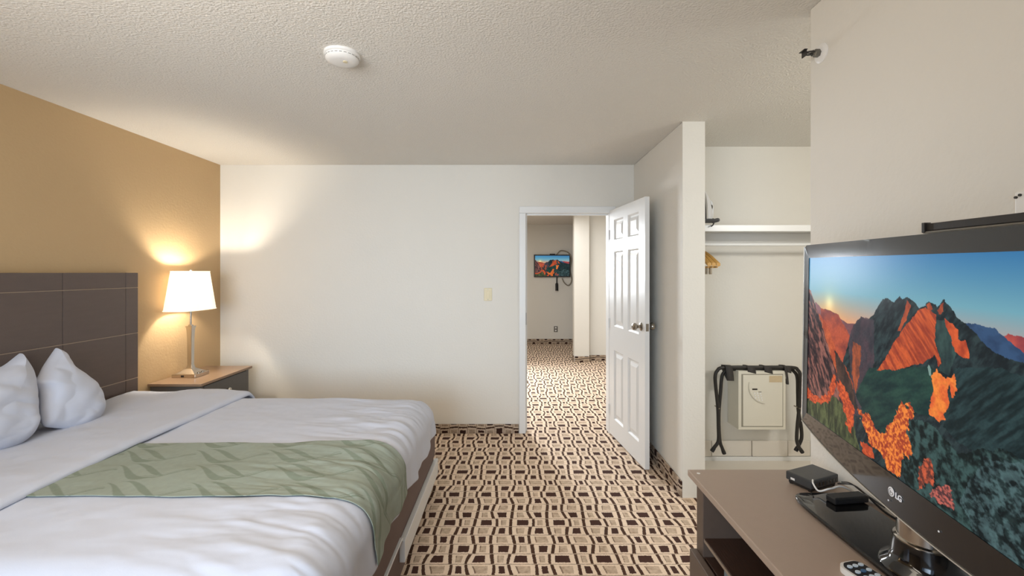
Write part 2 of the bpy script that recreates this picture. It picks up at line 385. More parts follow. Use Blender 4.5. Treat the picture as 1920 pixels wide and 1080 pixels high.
for k in range(0, 8, 2):
    for a, b in cols: bx(bm, a, b, 0, T_, zz[k], zz[k+1])
bmesh.ops.remove_doubles(bm, verts=bm.verts, dist=1e-5)
obj('door_slab', bm, M['white_paint'], door)
def panel_bm(a, b, z0, z1):
    bm = nb()
    for sgn, y0 in ((1, 0), (-1, T_)):
        f = lambda y: y0+sgn*y
        # ovolo moulding slope, flat groove, raised field
        L = [(0, .001), (.014, .0115), (.026, .0115), (.055, .003)]
        prev = None
        for ins, y in L:
            r = [bm.verts.new((a+ins, f(y), z0+ins)), bm.verts.new((b-ins, f(y), z0+ins)), bm.verts.new((b-ins, f(y), z1-ins)), bm.verts.new((a+ins, f(y), z1-ins))]
            if prev:
                for k in range(4): bm.faces.new((prev[k], prev[(k+1) % 4], r[(k+1) % 4], r[k]))
            prev = r
        bm.faces.new(prev)
    bmesh.ops.recalc_face_normals(bm, faces=bm.faces)
    return bm
for a, b in cols:
    for z0, z1 in rows: obj('panel', panel_bm(a, b, z0, z1), M['white_paint'], door)
KZ = 1.05; KX = W_-.07
for sgn, y0 in ((-1, 0), (1, T_)):
    bm = nb(); lathe(bm, [(.001, 0), (.032, 0), (.032, .004*sgn), (.027, .009*sgn), (.014, .012*sgn), (.011, .028*sgn), (.016, .034*sgn), (.026, .042*sgn), (.029, .052*sgn), (.027, .062*sgn), (.018, .069*sgn), (.001, .071*sgn)], (KX, y0, KZ), 'Y', 28)
    obj('door_knob', bm, M['chrome_dark'], door, True)
bm = nb(); bx(bm, W_-.0005, W_+.001, .006, T_-.006, KZ-.028, KZ+.028, .0005); obj('latch_plate', bm, M['chrome_dark'], door)
for z in (.22, 1.0, 1.8):
    bm = nb(); lathe(bm, [(.006, z-.045), (.006, z+.045)], (-.004, -.004, 0), 'Z', 10); bx(bm, -.006, .0, 0, T_-.004, z-.044, z+.044); obj('hinge', bm, M['white_paint'], door)

# ------------------------------------------------------------------ headboard
hb = thing('headboard', 'tall dark brown upholstered panel headboard fixed to the tan wall', 'headboard', (LX, 2.13, 0))
HX = 0.07
bm = nb(); bx(bm, 0.002, HX-.014, -.965, .965, .2, 1.468, .004); obj('backing', bm, M['dark_groove'], hb)
ys = [-.965, -.868, -.45, 0, .445, .865, .965]; zs = [.2, .43, .742, 1.052, 1.366, 1.47]
for i in range(6):
    for k in range(5):
        g = .0012
        bm = nb(); bx(bm, HX-.02, HX, ys[i]+g, ys[i+1]-g, zs[k]+g*1.4, zs[k+1]-g*1.4, .003)
        obj('panel', bm, M['leather'], hb)
for z in zs[2:5]:
    bm = nb()
    tube(bm, [(HX-.0015, ys[0]+.01, z), (HX-.0015, ys[-1]-.01, z)], .0028, 6); obj('seam', bm, M['seam'], hb, label='pale stitched seam')
# ------------------------------------------------------------------ bed
FX = -0.53; YN, YF = 1.17, 3.07; TZ = 0.625
bed = thing('bed', 'king bed with white mattress on a brown base, head against dark headboard', 'bed', (-1.55, 2.12, 0))
def local(o, root):      # children modelled in world space
    o.parent = root; o.matrix_parent_inverse = Matrix.Translation(-Vector(root.location)); return o
bm = nb(); bx(bm, -2.59, -0.532, YN+.02, YF+.01, .20, .40, .012); local(obj('box_spring', bm, M['dark_skirt'], label='taupe covered box spring'), bed)
bm = nb(); bx(bm, -2.57, -0.54, YN+.06, YF-.01, 0.0, .20, .006); local(obj('plinth', bm, M['dark_skirt']), bed)
bm = nb(); bx(bm, -.54, -.512, 2.13, YF+.01, .08, .185, .003); local(obj('base_panel', bm, M['white_paint'], label='white strip along the foot of the base'), bed)
bm = nb(); bx(bm, -.54, -.522, YN+.05, 2.13, .194, .202, .002); local(obj('piping', bm, M['white_paint'], label='thin white line of the base'), bed)
bm = nb(); bx(bm, -2.595, FX-.035, YN+.035, YF-.035, .40, TZ-.02, .11, 6); local(obj('mattress', bm, M['linen'], smooth=True), bed)

def cloth_P(s0, s1, t0, t1, ns, nt_, hem, lift, wr=1.0, rad=.14, side=True, seed=3):
    """cloth over the bed; s runs toward the foot and over it, t across. returns points"""
    s = np.linspace(s0, s1, ns)[:, None]*np.ones((1, nt_)); t = np.linspace(t0, t1, nt_)[None, :]*np.ones((ns, 1))
    ex = FX-rad; e0 = YN+rad; e1 = YF-rad
    dx = np.maximum(0, s-ex); dy = np.where(t < e0, t-e0, np.where(t > e1, t-e1, 0))
    q = np.hypot(dx, dy); mx = np.maximum(dx, np.abs(dy)); sc = np.where(q > 1e-9, mx/np.maximum(q, 1e-9), 1)
    dx2 = dx*sc; dy2 = dy*sc; q = mx
    nx = np.where(q > 1e-9, dx2/np.maximum(q, 1e-9), 0); ny = np.where(q > 1e-9, dy2/np.maximum(q, 1e-9), 0)
    hemv = hem+.016*np.sin(t*7+seed)+.006*np.sin(t*17+seed*2)
    L = rad*PI/2
    qs = np.where(q > L, L+(q-L), q)
    h = np.where(qs < L, rad*np.sin(qs/rad), rad+.012*np.sin((qs-L)/.25*2.5))
    dz = np.where(qs < L, rad*(1-np.cos(qs/rad)), rad+(qs-L))
    hang = ss(L*.5, L+.15, q)
    # folds in the hanging part and soft wrinkles on top
    along = t*np.abs(nx)+s*np.abs(ny)
    folds = (.009*np.sin(along*21+fbm(along*3, q*4, seed)*6)+.003*np.sin(along*47+1.3+q*8))*hang*wr
    top = (fbm(s*2.2, t*3.0, seed+9)-.5)*.022*wr+(fbm(s*3.0+t*.8, t*13.0, seed+20)-.5)*.013*wr*ss(-1.5, -.75, s)+(np.abs(fbm(s*2.0-t*1.2, t*9.0+s*2, seed+40, 3)-.5)-.12)*.055*wr*ss(-1.25, -.72, s)+(fbm(s*7, t*7, seed+30)-.5)*.004*wr
    X = np.minimum(s, ex)+(h+folds+lift*ss(0, L, q))*nx; Y = np.clip(t, e0, e1)+(h+folds+lift*ss(0, L, q))*ny
    Z = TZ+lift-dz*(hem+hemv*0)/hem+top*(1-ss(L*.5, L*1.6, q)) - (hemv-hem)*ss(L, hem, q)*.9
    return np.stack([X, Y, Z], -1), s, t
def solid(o, th, sub=0):
    md = o.modifiers.new('thickness', 'SOLIDIFY'); md.thickness = th; md.offset = -1
    return o
HEM = .245
P, s, t = cloth_P(-2.35, FX-.14+HEM+.082, YN+.14-HEM-.08, YF-.14+HEM+.05, 300, 300, HEM, .012, seed=3)
comf = obj_me('comforter', grid_mesh(P), M['linen'], smooth=True); solid(comf, .008)
tag(comf, 'white cotton bedspread draped over the foot of the bed', 'bedspread')
# green runner with woven leaf pattern
P, s, t = cloth_P(-1.95, FX-.14+HEM+.075, 1.64, 2.155, 460, 260, HEM, .021, seed=3)
P[..., 2] += 0.0
a = s+.05*np.sin(t*8); b = -(t-2.155)
colr = np.zeros(s.shape+(3,)); base = np.array(lin((146, 154, 142))); leaf = np.array(lin((124, 134, 119)))
mask = np.zeros(s.shape)
def yc(x):
    return np.where(x < .22, .118*ss(0, .22, x), .118-.075*ss(.24, .37, x))
def bump_(x, w_): return np.sin(np.clip(x/w_, 0, 1)**1.35*PI)**.9
for r in range(-1, 5):
    for k in range(-1, 9):
        x = s-(-2.25+k*.33+.115*(r % 3)); y = b-(-.075+r*.165)
        m1 = (x > 0) & (x < .25) & (y > yc(x)-.004) & (y < yc(x)-.004+.036*bump_(x, .25))
        x2 = x-.055
        m2 = (x2 > 0) & (x2 < .23) & (y < yc(x2)-.014) & (y > yc(x2)-.014-.032*bump_(x2, .23))
        tail = (x > .14) & (x < .37) & (np.abs(y-yc(x)) < .0045)
        tail2 = (x > .2) & (x < .36) & (np.abs(y-yc(x)+.014) < .002)
        mask = np.maximum(mask, (m1 | m2 | tail | tail2).astype(float))
var = (fbm(s*60, t*60, 5, 2)-.5)*.10
colr = base*(1-mask[..., None])+leaf*mask[..., None]; colr = colr*(1+var[..., None])
run = obj_me('bed_runner', grid_mesh(P, colr), M['runner'], smooth=True); solid(run, .003)
tag(run, 'sage green leaf patterned bed runner lying lengthwise over the white bedspread', 'bed runner')
# folded back top sheet
n, m_ = 70, 220
u = np.linspace(0, 1, n)[:, None]*np.ones((1, m_)); t = np.linspace(YN-.12, YF+.12, m_)[None, :]*np.ones((n, 1))
xx = -2.575+u*.79
prof = np.minimum(1, ss(0, .04, 1-u))           # rolled front edge
dy = np.where(t < YN+.06, t-YN-.06, np.where(t > YF-.06, t-YF+.06, 0)); q = np.abs(dy)
zz_ = TZ+.020+.022*np.sqrt(np.clip(prof, 0, 1))*(.2+.8*ss(.25, .6, u))+.018*np.exp(-((t-2.95)/.22)**2)*ss(0, .3, 1-u)
zz_ += (fbm(xx*3, t*4, 44)-.5)*.016+(fbm(xx*12, t*4, 47)-.5)*.006
yy = np.clip(t, YN+.06, YF-.06)+np.sign(dy)*(.08*np.sin(np.minimum(q/.08, PI/2)))
zz_ -= np.where(q < .12, .08*(1-np.cos(np.minimum(q/.08, PI/2)))+np.maximum(0, q-.1257), .08+q-.1257)
xx = xx+.012*np.sin(t*2.2)
P = np.stack([xx, yy, zz_], -1)
fs = obj_me('folded_sheet', grid_mesh(P), M['linen'], smooth=True); solid(fs, .016)
tag(fs, 'white top sheet folded back in a band across the bed below the pillows', 'sheet')
# pillows
def pillow(label, outline, th, seed, n=120, m_=40):
    """soft cushion leaning on the headboard: its outline lies in a leaning plane, both faces are filled out"""
    pts = []
    for px, py in outline:
        a_ = (px-CX)/F; c_ = (py-HZ)/F; t_ = -2.688/(a_-.4*c_); pts.append(Vector((a_*t_, t_, EYE-c_*t_)))
    loop = spline(pts+[pts[0]], 12)[:-1]
    L_ = len(loop); ctr_ = sum(loop, Vector())/L_; nrm = Vector((1, 0, .4)).normalized()
    e1_ = Vector((0, 1, 0)); e2_ = nrm.cross(e1_)
    bm = nb(); rings = {}
    for side in (1, -1):
        prev = None
        for i in range(m_+1):
            r = math.cos(i/m_*PI/2) if i < m_ else 0
            ring = []
            for k in range(L_):
                p = ctr_+(loop[k]-ctr_)*r; u_, v_ = (p-ctr_).dot(e1_), (p-ctr_).dot(e2_)
                h = th*(1-r**3.2)**.62
                nz = noise.fractal(Vector((u_*5+seed, v_*5, seed)), 1, 2, 2)*.018+abs(noise.noise(Vector((u_*9+seed, v_*14, seed+4))))*.018
                h += nz*min(1, (1-r)*5)
                ring.append(bm.verts.new(p+nrm*(h*side*(1 if side > 0 else .8))))
                if i == m_: break
            if prev:
                if len(ring) == 1:
                    for k in range(L_): bm.faces.new((prev[k], prev[(k+1) % L_], ring[0]))
                else:
                    for k in range(L_): bm.faces.new((prev[k], prev[(k+1) % L_], ring[(k+1) % L_], ring[k]))
            prev = ring
    bmesh.ops.remove_doubles(bm, verts=bm.verts, dist=1e-5); bmesh.ops.recalc_face_normals(bm, faces=bm.faces)
    o = obj('pillow', bm, M['linen'], smooth=True)
    return tag(o, label, 'pillow', 'white pillows against the headboard')
pillow('white pillow with a pointed top corner, the one nearer the bedside lamp',
       [(104, 653), (118, 661), (132, 684), (152, 702), (180, 726), (193, 752), (191, 776), (172, 794), (145, 803), (100, 802), (82, 796), (76, 770), (75, 735), (64, 718), (72, 705), (84, 682)], .075, 3.3)
pillow('white pillow cut by the left edge of the picture, nearer the camera',
       [(36, 663), (48, 678), (60, 702), (64, 735), (66, 775), (66, 800), (55, 820), (30, 836), (-10, 846), (-60, 848), (-105, 830), (-120, 770), (-90, 722), (-30, 700), (5, 686)], .08, 8.1)

# ------------------------------------------------------------------ nightstand
ns_ = thing('nightstand', 'small grey-brown nightstand with one drawer in the room corner', 'nightstand', (-2.475, 3.57, 0))
def add(root, name, bm, m, smooth=False, label=None): return local(obj(name, bm, m, None, smooth, label), root)
bm = nb(); bx(bm, LX+.004, -2.27, 3.25, 3.89, .635, .655, .003); add(ns_, 'tabletop', bm, M['night_top'], label='warm brown wooden top')
bm = nb(); bx(bm, LX+.01, -2.31, 3.27, 3.29, .06, .635, .002); bx(bm, LX+.01, -2.31, 3.85, 3.87, .06, .635, .002); bx(bm, LX+.01, -2.31, 3.29, 3.85, .06, .09, .002); bx(bm, LX+.01, LX+.025, 3.29, 3.85, .09, .635, .002)
bx(bm, LX+.025, -2.31, 3.29, 3.85, .41, .425, .002)
add(ns_, 'body', bm, M['night_body'])
for q in ((-2.312, -2.292, 3.27, 3.305, .0, .634), (-2.312, -2.292, 3.835, 3.87, .0, .634), (LX+.01, -2.63, 3.27, 3.305, 0, .06), (LX+.01, -2.63, 3.835, 3.87, 0, .06)):
    bm = nb(); bx(bm, *q, .003); add(ns_, 'corner_post', bm, M['night_body'])
bm = nb(); bx(bm, -2.308, -2.288, 3.31, 3.83, .43, .625, .003); dr = add(ns_, 'drawer', bm, M['night_body'])
bm = nb(); lathe(bm, [(.006, 0), (.006, .014), (.014, .018), (.017, .026), (.013, .033), (.001, .036)], (-2.288, 3.565, .535), 'X', 20)
kb = obj('knob', bm, M['chrome'], None, True); kb.parent = dr; kb.matrix_parent_inverse = Matrix.Identity(4)
# ------------------------------------------------------------------ table lamp
lx, ly = -2.535, 3.51; lz = .655
lamp = thing('table_lamp', 'lit table lamp with white shade and silver stem on the nightstand', 'lamp', (lx, ly, lz))
bm = nb(); bx(bm, lx-.092, lx+.092, ly-.08, ly+.08, lz, lz+.028, .003)
def frus(bm, cx, cy, a0, b0, z0, a1, b1, z1):
    r0 = [bm.verts.new((cx+sx*a0, cy+sy*b0, z0)) for sx, sy in ((-1, -1), (1, -1), (1, 1), (-1, 1))]
    r1 = [bm.verts.new((cx+sx*a1, cy+sy*b1, z1)) for sx, sy in ((-1, -1), (1, -1), (1, 1), (-1, 1))]
    bm.faces.new(r0[::-1]); bm.faces.new(r1)
    for k in range(4): bm.faces.new((r0[k], r0[(k+1) % 4], r1[(k+1) % 4], r1[k]))
frus(bm, lx, ly, .078, .068, lz+.0275, .024, .024, lz+.060)
base = add(lamp, 'base', bm, M['chrome'])
bm = nb(); bx(bm, lx-.018, lx+.004, ly-.0815, ly-.0795, lz+.007, lz+.021, .001); o = obj('outlet', bm, M['black_matte'], None, label='black outlet in the base'); o.parent = base; o.matrix_parent_inverse = Matrix.Identity(4)
for k in (0, 1):
    bm = nb(); lathe(bm, [(.011, lz+.028), (.011, lz+.034), (.007, lz+.036)], (lx+.078, ly-.02+.045*k, 0), 'Z', 16); o = obj('button', bm, M['chrome_dark'], None, True); o.parent = base; o.matrix_parent_inverse = Matrix.Identity(4)
bm = nb()
prev = None
for z, a in ((.058, .026), (.066, .021), (.09, .0165), (.2, .0165), (.30, .018), (.36, .0205), (.385, .0235), (.388, .026), (.395, .026), (.396, .014), (.405, .012)):
    r = [bm.verts.new((lx+sx*a, ly+sy*a, lz+z)) for sx, sy in ((-1, -1), (1, -1), (1, 1), (-1, 1))]
    if prev:
        for k in range(4): bm.faces.new((prev[k], prev[(k+1) % 4], r[(k+1) % 4], r[k]))
    prev = r
bm.faces.new(prev); bmesh.ops.bevel(bm, geom=[e for e in bm.edges if abs(e.verts[0].co.z-e.verts[1].co.z) > .004], offset=.002, segments=2, affect='EDGES')
add(lamp, 'stem', bm, M['chrome'])
bm = nb(); lathe(bm, [(.007, .40), (.007, .56), (.019, .57), (.019, .62), (.012, .63)], (lx, ly, lz), 'Z', 16); add(lamp, 'socket', bm, M['chrome_dark'], True)
def superell(a, b, n, e=3.2):
    out = []
    for k in range(n):
        th = 2*PI*k/n; c, s_ = math.cos(th), math.sin(th)
        out.append((a*math.copysign(abs(c)**(2/e), c), b*math.copysign(abs(s_)**(2/e), s_)))
    return out
SZ0, SZ1 = 1.175, 1.482
bm = nb(); prev = None
for z, f_ in ((SZ0, 0), (SZ0+.006, .02), ((SZ0+SZ1)/2, .5), (SZ1-.006, .98), (SZ1, 1)):
    a = .118-.033*f_; b_ = .198-.047*f_
    r = [bm.verts.new((lx+x, ly+y, z)) for x, y in superell(a, b_, 64)]
    if prev:
        for k in range(64): bm.faces.new((prev[k], prev[(k+1) % 64], r[(k+1) % 64], r[k]))
    prev = r
sh = add(lamp, 'lamp_shade', bm, M['shade'], True); solid(sh, .0025)
bm = nb()
for z, a, b_ in ((SZ0+.002, .118, .198), (SZ1-.002, .085, .151)):
    bm = nb(); pts = [(lx+x*1.01, ly+y*1.01, z) for x, y in superell(a, b_, 64)]; tube(bm, pts+[pts[0]], .0025, 6, False)
    o = obj('shade_trim', bm, M['shade'], None, True); o.parent = sh; o.matrix_parent_inverse = Matrix.Identity(4)
bm = nb(); tube(bm, spline([(lx, ly, 1.27), (lx, ly-.06, 1.31), (lx, ly-.07, 1.42), (lx, ly, 1.478), (lx, ly+.07, 1.42), (lx, ly+.06, 1.31), (lx, ly, 1.27)], 6), .002, 6)
tube(bm, [(lx, ly-.15, 1.478), (lx, ly+.15, 1.478)], .002, 6)
lathe(bm, [(.006, 1.478), (.01, 1.485), (.007, 1.494), (.001, 1.498)], (lx, ly, 0), 'Z', 14)
add(lamp, 'finial', bm, M['chrome'], True)
bm = nb(); lathe(bm, [(.012, 1.285), (.014, 1.30), (.027, 1.335), (.028, 1.355), (.018, 1.378), (.001, 1.385)], (lx, ly, 0), 'Z', 20)
bulbm = mat('glowing_bulb', (255, 235, 200), 0.4, emis=(255, 232, 190), est=6)
add(lamp, 'bulb', bm, bulbm, True)
pl = bpy.data.lights.new('lamp_light', 'POINT'); pl.energy = LAMP_POWER; pl.color = (1.0, 0.89, 0.74); pl.shadow_soft_size = .03
po = bpy.data.objects.new('lamp_light', pl); C.objects.link(po); po.location = (lx, ly-.06, 1.38); local(po, lamp)

# ------------------------------------------------------------------ console
con = thing('console', 'dark brown media console with a smooth taupe top along the right wall', 'console', (.88, .9, 0))
CT = .76; CY0, CY1 = .12, 1.605
bm = nb(); bx(bm, .633, RX-.002, CY0, CY1, CT-.022, CT, .003); add(con, 'tabletop', bm, M['laminate'], label='smooth taupe laminate top')
bm = nb(); bx(bm, .657, RX-.01, CY1-.075, CY1-.022, 0, CT-.022, .002); add(con, 'side_panel', bm, M['espresso'])
bm = nb(); bx(bm, .657, RX-.01, CY0+.022, CY0+.075, 0, CT-.022, .002); add(con, 'side_panel', bm, M['espresso'])
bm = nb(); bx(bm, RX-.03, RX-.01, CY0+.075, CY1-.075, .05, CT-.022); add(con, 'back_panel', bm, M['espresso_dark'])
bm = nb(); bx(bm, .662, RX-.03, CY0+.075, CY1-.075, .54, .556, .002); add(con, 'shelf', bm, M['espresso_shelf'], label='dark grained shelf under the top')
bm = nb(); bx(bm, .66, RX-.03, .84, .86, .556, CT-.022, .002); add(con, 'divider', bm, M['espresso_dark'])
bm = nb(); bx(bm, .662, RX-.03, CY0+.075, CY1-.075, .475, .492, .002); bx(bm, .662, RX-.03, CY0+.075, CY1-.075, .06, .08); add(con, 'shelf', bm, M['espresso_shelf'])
bm = nb(); bx(bm, .6605, .663, CY0+.075, CY1-.075, .543, .553); add(con, 'edge_strip', bm, M['seam'], label='pale front edge of shelf')  # paler strip along the shelf's front edge
for a, b in ((CY0+.03, .855), (.865, CY1-.03)):
    bm = nb(); bx(bm, .628, .655, a, b, .27, .495, .004); d = add(con, 'drawer', bm, M['espresso'])
    bm = nb(); tube(bm, spline([(.63, (a+b)/2-.06, .39), (.605, (a+b)/2-.05, .39), (.605, (a+b)/2+.05, .39), (.63, (a+b)/2+.06, .39)], 5), .004, 8); o = obj('handle', bm, M['chrome_dark'], None, True); o.parent = d; o.matrix_parent_inverse = Matrix.Identity(4)
    bm = nb(); bx(bm, .628, .655, a, b, .045, .262, .004); add(con, 'drawer', bm, M['espresso'])
bm = nb(); lathe(bm, [(.006, 0), (.006, .0008)], (.659, 1.572, CT), 'Z', 14); o = obj('cap', bm, M['white_plastic'], None, label='small round white sticker'); local(o, con)  # white sticker near the far corner of the top
bm = nb(); bx(bm, .675, .80, 1.26, 1.42, .492, .527, .005); dv = obj('media_player', bm, M['silver_device']); tag(dv, 'slim silver player lying in the low slot of the console', 'media player')

# ------------------------------------------------------------------ television
def ray(x, y): return Vector(((x-CX)/F, 1.0, -(y-HZ)/F))
TL, TR, BL, BR = (1519, 483.7), (1920, 470.7), (1514.6, 774), (1920, 1066)
def isect(p, q, r, s_):
    a = (q[1]-p[1])/(q[0]-p[0]); b = (s_[1]-r[1])/(s_[0]-r[0]); x = (r[1]-p[1]+a*p[0]-b*r[0])/(a-b); return x, p[1]+a*(x-p[0])
vp = isect(TL, TR, BL, BR)
D = -(ray(*vp)).normalized()            # from the far edge toward the near edge
nn = ray(*TL).cross(ray(*BL)); U = D.cross(nn).normalized()
if U.z < 0: U = -U
N = U.cross(D).normalized()
P0 = ray(*TL)*1.50
if N.dot(-P0) < 0: N = -N               # toward the room
# screen height from the two rays
A = ray(*BL); k_ = None
# solve P0 - h U = s A  (least squares)
mA = np.array([[U.x, A.x], [U.y, A.y], [U.z, A.z]]); hs, _ = np.linalg.lstsq(mA, np.array(P0), rcond=None)[0]
SH = float(hs); SW = SH*16/9
TVM = Matrix(((D.x, -N.x, U.x, 0), (D.y, -N.y, U.y, 0), (D.z, -N.z, U.z, 0), (0, 0, 0, 1)))
tvrel = P0 + D*(SW/2) - U*(SH/2)      # from the eye point
tvloc = tvrel + Vector((0, 0, EYE))
tv = thing('television', 'large black flat screen television on the console showing an orange mountain sunset', 'television')
tv.matrix_world = Matrix.Translation(tvloc) @ TVM
# local coords: x to the near end, y toward the room, z up; origin at the screen centre
def tvo(name, bm, *a, **k):
    for v in bm.verts: v.co.y = -v.co.y
    bmesh.ops.recalc_face_normals(bm, faces=bm.faces)
    return obj(name, bm, *a, **k)
hw, hh = SW/2, SH/2; B1 = .042; BT = .044
def bez_out():
    pts = []
    def arc(cx_, cz_, r, a0, a1, n=6): return [(cx_+r*math.cos(a0+(a1-a0)*k/n), cz_+r*math.sin(a0+(a1-a0)*k/n)) for k in range(n+1)]
    pts += arc(-hw-B1+.018, hh+BT-.018, .018, PI, PI/2); pts += arc(hw+B1-.018, hh+BT-.018, .018, PI/2, 0)
    n = 28; xs_ = [hw+B1-(2*hw+2*B1)*k/n for k in range(n+1)]
    pts += [(x, -hh-.040-.050*(1-(abs(x)/(hw+B1))**2.2)) for x in xs_]
    return pts
out = bez_out()
bm = nb()
inn = [(-hw, hh), (hw, hh), (hw, -hh), (-hw, -hh)]
# frame as strips: split outline into 4 regions by nearest side, build front with bridge
def ring_front(bm, outp, y_out, y_in, y_back):
    # resample inner points to match outer count by radial projection onto the inner rectangle
    ins = []
    for x, z in outp:
        X = max(-hw, min(hw, x)); Z = max(-hh, min(hh, z))
        if abs(x) < hw and z > 0: Z = hh
        if abs(x) < hw and z < 0: Z = -hh
        ins.append((X, Z))
    n = len(outp)
    O = [bm.verts.new((x, y_out, z)) for x, z in outp]; I = [bm.verts.new((x, y_in, z)) for x, z in ins]; Bk = [bm.verts.new((x, y_back, z)) for x, z in outp]
    Id = [bm.verts.new((x, y_in-.006, z)) for x, z in ins]
    for k in range(n):
        j = (k+1) % n
        for q in ((O[k], O[j], I[j], I[k]), (O[k], Bk[k], Bk[j], O[j]), (I[k], I[j], Id[j], Id[k])):
            try: bm.faces.new(q)
            except Exception: pass
    bm.faces.new(Bk)
    bmesh.ops.remove_doubles(bm, verts=bm.verts, dist=1e-5)
    bmesh.ops.recalc_face_normals(bm, faces=bm.faces)
ring_front(bm, out, .000, .004, -.030)
bez = tvo('bezel', bm, M['bezel_gloss'], tv)
bm = nb()
edge = [(x*1.0+math.copysign(.001, x), .0015, z) for x, z in out[7+7:]]
tube(bm, [(x, .0005, z-.0015) for x, z in out[14:]], .0026, 6); o = tvo('lower_trim', bm, M['chrome'], tv, True, 'thin silver line under the bezel')
bm = nb(); bx(bm, -hw-B1-.007, -hw-B1, -.022, .001, -hh-.02, hh+BT-.005, .002); tvo('edge_strip', bm, M['acrylic'], tv, label='clear acrylic strip along the far edge')
bm = nb(); bx(bm, -hw*.92, hw*.92, -.075, -.03, -hh*.85, hh*.9, .012); tvo('back_housing', bm, M['black_matte'], tv)

def inpoly(x, y, poly):
    ins = np.zeros(x.shape, bool); n = len(poly); j = n-1
    for i in range(n):
        xi, yi = poly[i]; xj, yj = poly[j]
        c = ((yi > y) != (yj > y)) & (x < (xj-xi)*(y-yi)/((yj-yi)+1e-12)+xi); ins ^= c; j = i
    return ins
# the picture: colours set out over the screen; outlines measured on the screen and turned into screen coordinates
def to_screen(px, py):
    r = ray(px, py); d = tvrel.dot(N)/r.dot(N); p = r*d-tvrel
    return (p.dot(D)/SW+.5, .5-p.dot(U)/SH)
def SP(pts): return [to_screen(*p) for p in pts]
def picture(nx_, ny_):
    u = np.linspace(0, 1, nx_)[:, None]*np.ones((1, ny_)); v = np.linspace(0, 1, ny_)[None, :]*np.ones((nx_, 1))
    ju = u+(fbm(u*70, v*45, 71, 4)-.5)*.014; jv = v+(fbm(u*65, v*50, 77, 4)-.5)*.020
    def c(*rgb): return np.array(rgb, float)
    img = np.zeros(u.shape+(3,))
    hzv = .36+.0*u
    ts = np.clip(v/.36, 0, 1)[..., None]
    top = c(72, 142, 188)*(1-u[..., None])+c(58, 118, 168)*u[..., None]
    mid = c(118, 172, 188); sunc = (c(244, 172, 112)*(1-ss(.1, .55, u))[..., None]+c(216, 160, 144)*ss(.1, .55, u)[..., None])
    img = np.where(ts < .55, top*(1-ts/.55)+mid*(ts/.55), mid*(1-(ts-.55)/.45)+sunc*((ts-.55)/.45))
    su, sv = to_screen(1556, 569)
    dd = np.hypot((u-su)*1.78, (v-sv)); img = img+np.exp(-(dd/.045)**2)[..., None]*c(50, 50, 30)+np.exp(-(dd/.12)**2)[..., None]*c(30, 14, -10)
    def paint(poly, a, b=None, nsx=40, nsy=40, seed=1, jag=1.0, alpha=1.0, contrast=1.6, diag=0.0):
        nonlocal img
        pu = u+(ju-u)*jag; pv = v+(jv-v)*jag
        m = inpoly(pu, pv, SP(poly))
        b_ = a if b is None else b
        k = np.clip((fbm(u*nsx+v*diag, v*nsy, seed, 4)-.5)*contrast*1.6+.5, 0, 1)[..., None]
        colr = a*(1-k)+b_*k
        img = np.where(m[..., None], img*(1-alpha)+colr*alpha, img)
    B = 1500
    # distant ranges
    paint([(1530, 566), (1545, 582), (1570, 592), (1590, 606), (1640, 612), (1700, 620), (1700, 800), (1500, 800)], c(150, 104, 108), c(122, 78, 82), 14, 10, 3, .6)
    paint([(1540, 578), (1556, 581), (1573, 590), (1585, 612), (1600, 640), (1615, 700), (1600, 800), (1540, 800)], c(190, 88, 62), c(128, 62, 58), 20, 14, 4, .6)
    paint([(1800, 606), (1833, 608), (1850, 614), (1868, 617), (1880, 629), (1920, 645), (2200, 700), (2200, 900), (1800, 760)], c(58, 86, 122), c(42, 62, 92), 30, 22, 5, .6)
    paint([(1884, 632), (1894, 627), (1930, 634), (2000, 655), (2110, 690), (2110, 760), (1960, 690), (1905, 650)], c(196, 88, 76), c(150, 66, 72), 30, 20, 6, .5)
    # dark mountain mass
    ridge = [(1592, 640), (1600, 612), (1615, 594), (1628, 600), (1640, 588), (1652, 567), (1664, 558), (1670, 562), (1678, 566), (1689, 555), (1694, 562), (1703, 557), (1714, 566), (1725, 577), (1733, 573), (1744, 566), (1752, 570), (1760, 576), (1766, 570), (1772, 562), (1777, 570), (1782, 573), (1794, 593), (1814, 611), (1830, 625), (1850, 648), (1880, 668), (1920, 680), (2200, 790), (2200, 1400), (1920, 1200), (1500, 1000), (1500, 800), (1560, 760)]
    paint(ridge, c(28, 36, 40), c(50, 66, 68), 80, 26, 8, .8, 1, 1.8, 30)
    paint([(1592, 640), (1600, 612), (1615, 594), (1640, 600), (1640, 680), (1612, 780), (1600, 780)], c(92, 70, 78), c(64, 60, 68), 50, 18, 9, .8, .8)
    # green valley and slopes
    paint([(1630, 690), (1700, 690), (1745, 685), (1760, 700), (1745, 780), (1700, 770), (1660, 815), (1625, 780), (1605, 740)], c(26, 50, 50), c(44, 76, 66), 26, 16, 10, .6, 1, 1.6, 20)
    paint([(1755, 600), (1775, 600), (1795, 665), (1780, 705), (1762, 695), (1768, 680), (1755, 640)], c(38, 52, 54), c(60, 84, 80), 50, 14, 11, .5)
    paint([(1790, 690), (1880, 690), (2110, 780), (2110, 1000), (1920, 900), (1800, 830), (1770, 800)], c(24, 38, 40), c(46, 68, 70), 90, 20, 12, .8, .9, 1.8, 50)
    # lower right boulders, teal
    paint([(1705, 790), (1745, 790), (1800, 850), (1880, 840), (2110, 980), (2110, 1400), (1920, 1150), (1700, 920), (1690, 850)], c(22, 32, 32), c(62, 88, 86), 70, 40, 13, 1.5, 1, 2.2)
    paint([(1850, 860), (1920, 870), (2110, 1020), (2110, 1400), (1920, 1120), (1830, 1000), (1800, 940)], c(22, 30, 32), c(92, 118, 122), 90, 60, 14, 1.5, .6, 2.8)
